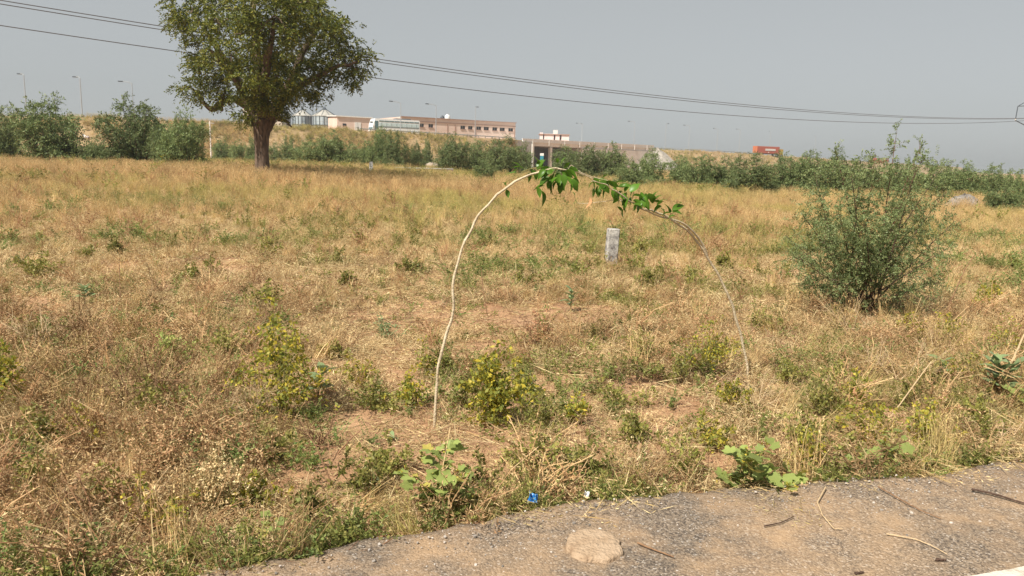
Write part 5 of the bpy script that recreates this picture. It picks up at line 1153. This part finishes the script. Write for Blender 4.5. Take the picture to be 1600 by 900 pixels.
def dry_shrub(px, py, hpx, wpx, label, seed, m, nst=10, depth=3, name='dry_shrub', R=.0045, flat_=1.0):
    r = np.random.default_rng(seed); b = gnd(px, py); Y = b[1]; h = hpx/FPX*Y; w = wpx/FPX*Y; mb = MB()
    def grow(p, d, L, rad, lev):
        e = p+d*L; mid = p+d*L*.5+r.normal(0, .06*L, 3); e[2] = max(e[2], .005); mb.tube(bez(p, mid, e, 4), np.linspace(rad, rad*.5, 4), 4, False)
        if lev > 0:
            for j in range(r.integers(2, 5)):
                t = r.uniform(.35, 1); q = p+(e-p)*t; dd = norm(d+r.normal(0, .55, 3)+np.array([0, 0, .05])); grow(q, dd, L*r.uniform(.4, .7), rad*.6, lev-1)
    for k in range(nst):
        a = r.uniform(0, 6.28); d = norm(np.array([math.cos(a)*w/2, math.sin(a)*w/2*.7, h*r.uniform(.5, 1.0)*flat_])); grow(disc(r, 1, .04)[0], d, .55*math.hypot(h, w/2)*r.uniform(.6, 1), R, depth)
    o = mb.build(name, m); o.location = b; tag(o, label, 'dead shrub', 'dead leafless shrubs')
dry_shrub(200, 640, 110, 190, 'sprawling reddish-brown dead shrub in the left foreground', 41, M_twig, 13, 3)
dry_shrub(300, 700, 70, 130, 'low brown tangle of dead twigs left of the tallest weed', 42, M_twig, 10, 3)
dry_shrub(405, 660, 110, 90, 'pale bleached dead shrub against the tallest yellow-green weed', 43, M_ptwig, 9, 3)
dry_shrub(55, 560, 110, 90, 'tall pale dry stalks at the left edge in front of the shrub patch', 44, M_ptwig, 10, 2)
dry_shrub(500, 700, 80, 90, 'brown twig tangle in the dark hollow of the tallest weed', 45, M_twig, 9, 3)
dry_shrub(1400, 600, 90, 150, 'pale dry tangle at the foot of the near thorn bush', 46, M_ptwig, 11, 3)
dry_shrub(1330, 540, 100, 90, 'upright bleached stalks in front of the near thorn bush', 47, M_ptwig, 8, 2)
dry_shrub(1570, 700, 60, 190, 'pale dry stalks lying towards the road at the right edge', 48, M_ptwig, 9, 2, flat_=.5)
dry_shrub(1180, 640, 70, 120, 'thin pale dry tangle right of the right arch stem', 49, M_ptwig, 8, 3, R=.003)
dry_shrub(980, 745, 60, 130, 'thin dry stems tangled at the road edge in the middle', 50, M_ptwig, 8, 2, R=.0035)
dry_shrub(340, 860, 50, 110, 'dry curved stems at the bottom left road edge', 51, M_ptwig, 8, 2, R=.0045)
dry_shrub(110, 850, 60, 180, 'dry pale stems matted at the bottom left corner', 52, M_ptwig, 11, 2, R=.004, flat_=.6)
dry_shrub(840, 540, 70, 60, 'reddish upright dead twigs inside the arch', 53, M_twig, 7, 2, R=.003)
dry_shrub(1300, 455, 60, 110, 'brown dead twigs under the left side of the near thorn bush', 54, M_twig, 10, 3, R=.004)
def stick(pts, rad, label, m, name='twig', ground=False, group='fallen twigs on the road', cat_='twig'):
    P = []
    for q in pts:
        if len(q) == 2: p = on_z(q[0], q[1], ROADZ+.016) if not ground else gnd(q[0], q[1])+np.array([0, 0, rad])
        else: p = at(q[0], q[1], q[2])
        P.append(p)
    P = np.array(P); u = np.linspace(0, len(P)-1, 6*len(P)); Q = np.stack([np.interp(u, range(len(P)), P[:, k]) for k in range(3)], 1); Q[1:-1] += np.random.default_rng(int(pts[0][0])).normal(0, rad*.12, Q[1:-1].shape)
    o = MB().tube(Q-P[0], np.interp(u, [0, len(P)-1], [rad, rad*.6]), 6).build(name, m); o.location = P[0]; tag(o, label, cat_, group)
M_dk = noisy('dark_bark_twig', (.05, .03, .022), (.11, .07, .05), 40, .9, .4, 120)
stick([(996, 848), (1020, 858), (1053, 870)], .0045, 'short brown twig right of the dried mud patch', M_twig)
stick([(1518, 764), (1550, 771), (1600, 786), (1680, 800)], .0065, 'thick dark stick on the asphalt at the right edge', M_dk)
stick([(1194, 822), (1222, 816), (1240, 807)], .0032, 'curved dark twig on the asphalt below the spilling plant', M_dk)
stick([(1290, 761), (1277, 785), (1285, 805), (1303, 826), (1316, 826)], .0035, 'bent pale dry stem on the asphalt right of the spilling plant', M_ptwig)
stick([(1372, 760), (1410, 782), (1440, 798), (1470, 810)], .0035, 'long brown twig on the asphalt below the right roadside plant', M_twig)
stick([(1385, 834), (1430, 842), (1455, 852), (1480, 866)], .003, 'thin pale straw stem on the asphalt near the white line', M_ptwig)
stick([(1462, 874), (1478, 875)], .0075, 'small brown dropping on the asphalt near the white line', M_dk, 'dropping', group=None, cat_='dropping')
stick([(1336, 896), (1350, 894)], .0065, 'small dark stone-like dropping at the bottom right of the road', M_dk, 'dropping', group=None, cat_='dropping')
stick([(20, 878), (110, 880), (210, 884), (290, 885), (355, 884)], .008, 'long straight brown branch lying at the bottom left road edge', noisy('bare_branch', (.30, .17, .09), (.42, .26, .15), 30, .8), ground=True, group=None, cat_='branch', name='fallen_branch')
stick([(440, 860), (480, 856), (520, 868)], .007, 'short reddish stick at the road edge on the left', M_twig, ground=True)
stick([(900, 700), (930, 693), (960, 694), (975, 690)], .006, 'bleached white stick lying on soil below the arch', M_ptwig, ground=True)
for k, (pts, rad, lab, m) in enumerate([([(762, 496), (755, 455), (752, 418)], .006, 'reddish upright dead stalk inside the arch near its left stem', M_twig), ([(188, 470), (187, 435), (186, 405)], .006, 'thin brown dead stalk in the left mid field', M_twig), ([(1470, 514), (1490, 460), (1508, 420), (1523, 398)], .007, 'long reddish dead stalk leaning right beside the near thorn bush', M_twig), ([(1556, 622), (1578, 572), (1602, 520)], .0095, 'pale thick dry stalk leaning out of the right edge', M_ptwig), ([(400, 640), (430, 600), (465, 555)], .004, 'thin bleached stalk leaning across the tallest weed', M_ptwig), ([(520, 760), (495, 700), (468, 655)], .0045, 'long brown dry stalk leaning out of the dark hollow', M_twig), ([(1360, 690), (1400, 640), (1455, 565)], .005, 'pale dry stalk slanting across the right foreground grass', M_ptwig), ([(950, 750), (880, 720), (830, 690)], .004, 'long brown dry stem slanting through weeds near the blue wrapper', M_twig)]):
    b = gnd(*pts[0]); n = len(pts); stick([(q[0], q[1], b[1]+.05*i) for i, q in enumerate(pts)], rad, lab, m, 'dead_stalk', group='dead stalks standing in the field', cat_='stalk')

# ------------------------------------------------------------------ things lying at the road edge
def road_things():
    r = np.random.default_rng(8)
    c = on_z(929, 852, ROADZ+.01); Y = c[1]; V = []; n = 48; rings = [(1.03, -.012), (1.0, .014), (.95, .02), (.8, .022), (.6, .024), (.4, .025), (.2, .026), (.06, .026)]
    for (f, z) in rings:
        for j in range(n):
            a = 6.283*j/n; rr = 1+.16*(float(fbm(3+2.5*math.cos(a), 3+2.5*math.sin(a), 3))-.5)*2+.16*(float(fbm(20+6*math.cos(a), 20+6*math.sin(a), 4))-.5)
            V.append((44/FPX*Y*1.04*f*rr*math.cos(a)*1.0, .135*f*rr*math.sin(a), z+.0003*r.normal()+.003*(float(fbm(9+5*f*math.cos(a), 9+5*f*math.sin(a), 12))-.5)*(f < 1.02)))
    F = [(k*n+j, k*n+(j+1) % n, (k+1)*n+(j+1) % n, (k+1)*n+j) for k in range(len(rings)-1) for j in range(n)]+[tuple(range((len(rings)-1)*n, len(rings)*n))]
    o = MB().add(V, F).build('dried_mud_patch', noisy('dried_mud', (.34, .24, .15), (.50, .37, .25), 14, .95, .8, 60, 8, stops=[(.28, (.20, .125, .075)), (.42, (.36, .255, .165)), (.7, (.45, .335, .23))])); o.location = (c[0], c[1], ROADZ+.004); o.data.polygons.foreach_set('use_smooth', [True]*len(o.data.polygons))
    tag(o, 'round crusted patch of dried pale mud on the road', 'mud patch')
    def scrap(px, py, w, h, label, m, name, seed, tilt):
        p = on_z(px, py, .04); k_ = p[1]/FPX; rr = np.random.default_rng(seed); nx, nz = 6, 5; V = []
        for i in range(nx):
            for j in range(nz): V.append(((i/(nx-1)-.5)*w*k_*(1-.25*(j/(nz-1))*(i < 3)), .012*rr.normal(), j/(nz-1)*h*k_+.004*rr.normal()))
        F = [(i*nz+j, (i+1)*nz+j, (i+1)*nz+j+1, i*nz+j+1) for i in range(nx-1) for j in range(nz-1)]
        o = empty(name, (p[0], p[1]+.02, ROADZ+.002), label, 'litter'); q = MB().add(V, F).build('film', m, o, True); q.rotation_euler = tilt
        so_ = q.modifiers.new('thickness', 'SOLIDIFY'); so_.thickness = .0012
        return o
    mb_ = noisy('blue_printed_film', (.02, .17, .55), (.03, .28, .75), 45, .35, 0, None, 2, .5, stops=[(.46, (.02, .16, .48)), (.54, (.05, .30, .65)), (.60, (.50, .60, .68))])
    scrap(832, 795, 18, 14, 'crumpled blue and white wrapper at the road edge', mb_, 'wrapper', 3, (-.5, .15, .2))
    scrap(916, 787, 9, 11, 'small white scrap of plastic at the road edge', M_white, 'plastic_scrap', 4, (-.4, .1, -.3))
    pts = [(38, 850), (52, 868), (70, 885), (95, 896), (128, 902)]; P = [gnd(a, b_)+np.array([0, 0, .03+.02*math.sin(i*2)]) for i, (a, b_) in enumerate(pts)]; V = []
    for i, p in enumerate(P): d = .028*(1-.1*i); V += [p+[0, -d, 0], p+[0, 0, .014], p+[0, d, -.004]]
    F = [(3*i+j, 3*i+j+1, 3*i+j+4, 3*i+j+3) for i in range(4) for j in range(2)]
    o = MB().add(np.array(V)-P[0], F).build('bark_strip', noisy('peeled_bark', (.30, .15, .08), (.44, .26, .15), 12, .9, .4, 60), None, True); o.location = P[0]; o.modifiers.new('thickness', 'SOLIDIFY').thickness = .005; tag(o, 'curled reddish-brown bark strip at the bottom left corner', 'bark')
    # small soil mound beside the right-hand weeds
    b = gnd(1332, 640); V = []; n = 14
    for (f, z) in ((1, -.02), (.8, .05), (.5, .11), (.2, .15)):
        for j in range(n): a = 6.28*j/n; V.append((.055*f*math.cos(a)*r.uniform(.85, 1.15), .05*f*math.sin(a)*r.uniform(.85, 1.15), z*r.uniform(.9, 1.1)))
    F = [(k*n+j, k*n+(j+1) % n, (k+1)*n+(j+1) % n, (k+1)*n+j) for k in range(3) for j in range(n)]+[tuple(range(3*n, 4*n))]
    o = MB().add(V, F).build('stone', noisy('red_clod', (.36, .18, .09), (.46, .26, .14), 20, .95, .6, 80)); o.location = b; tag(o, 'upright reddish clod among weeds on the right', 'stone')
road_things()

# ------------------------------------------------------------------ dusty air
def haze():
    mb = MB().box((0, 1200, 8.0), (3400, 3000, 21.0)); m = bpy.data.materials.new('dusty_air'); m.use_nodes = True; t = m.node_tree; t.nodes.clear()
    out = t.nodes.new('ShaderNodeOutputMaterial'); v = t.nodes.new('ShaderNodeVolumePrincipled'); v.inputs['Color'].default_value = (.86, .9, .92, 1); v.inputs['Density'].default_value = 0.00042; v.inputs['Anisotropy'].default_value = 0.3
    t.links.new(v.outputs[0], out.inputs['Volume']); o = mb.build('haze', m); tag(o, 'thin pale dusty haze over the field and highway', kind='stuff')
haze()
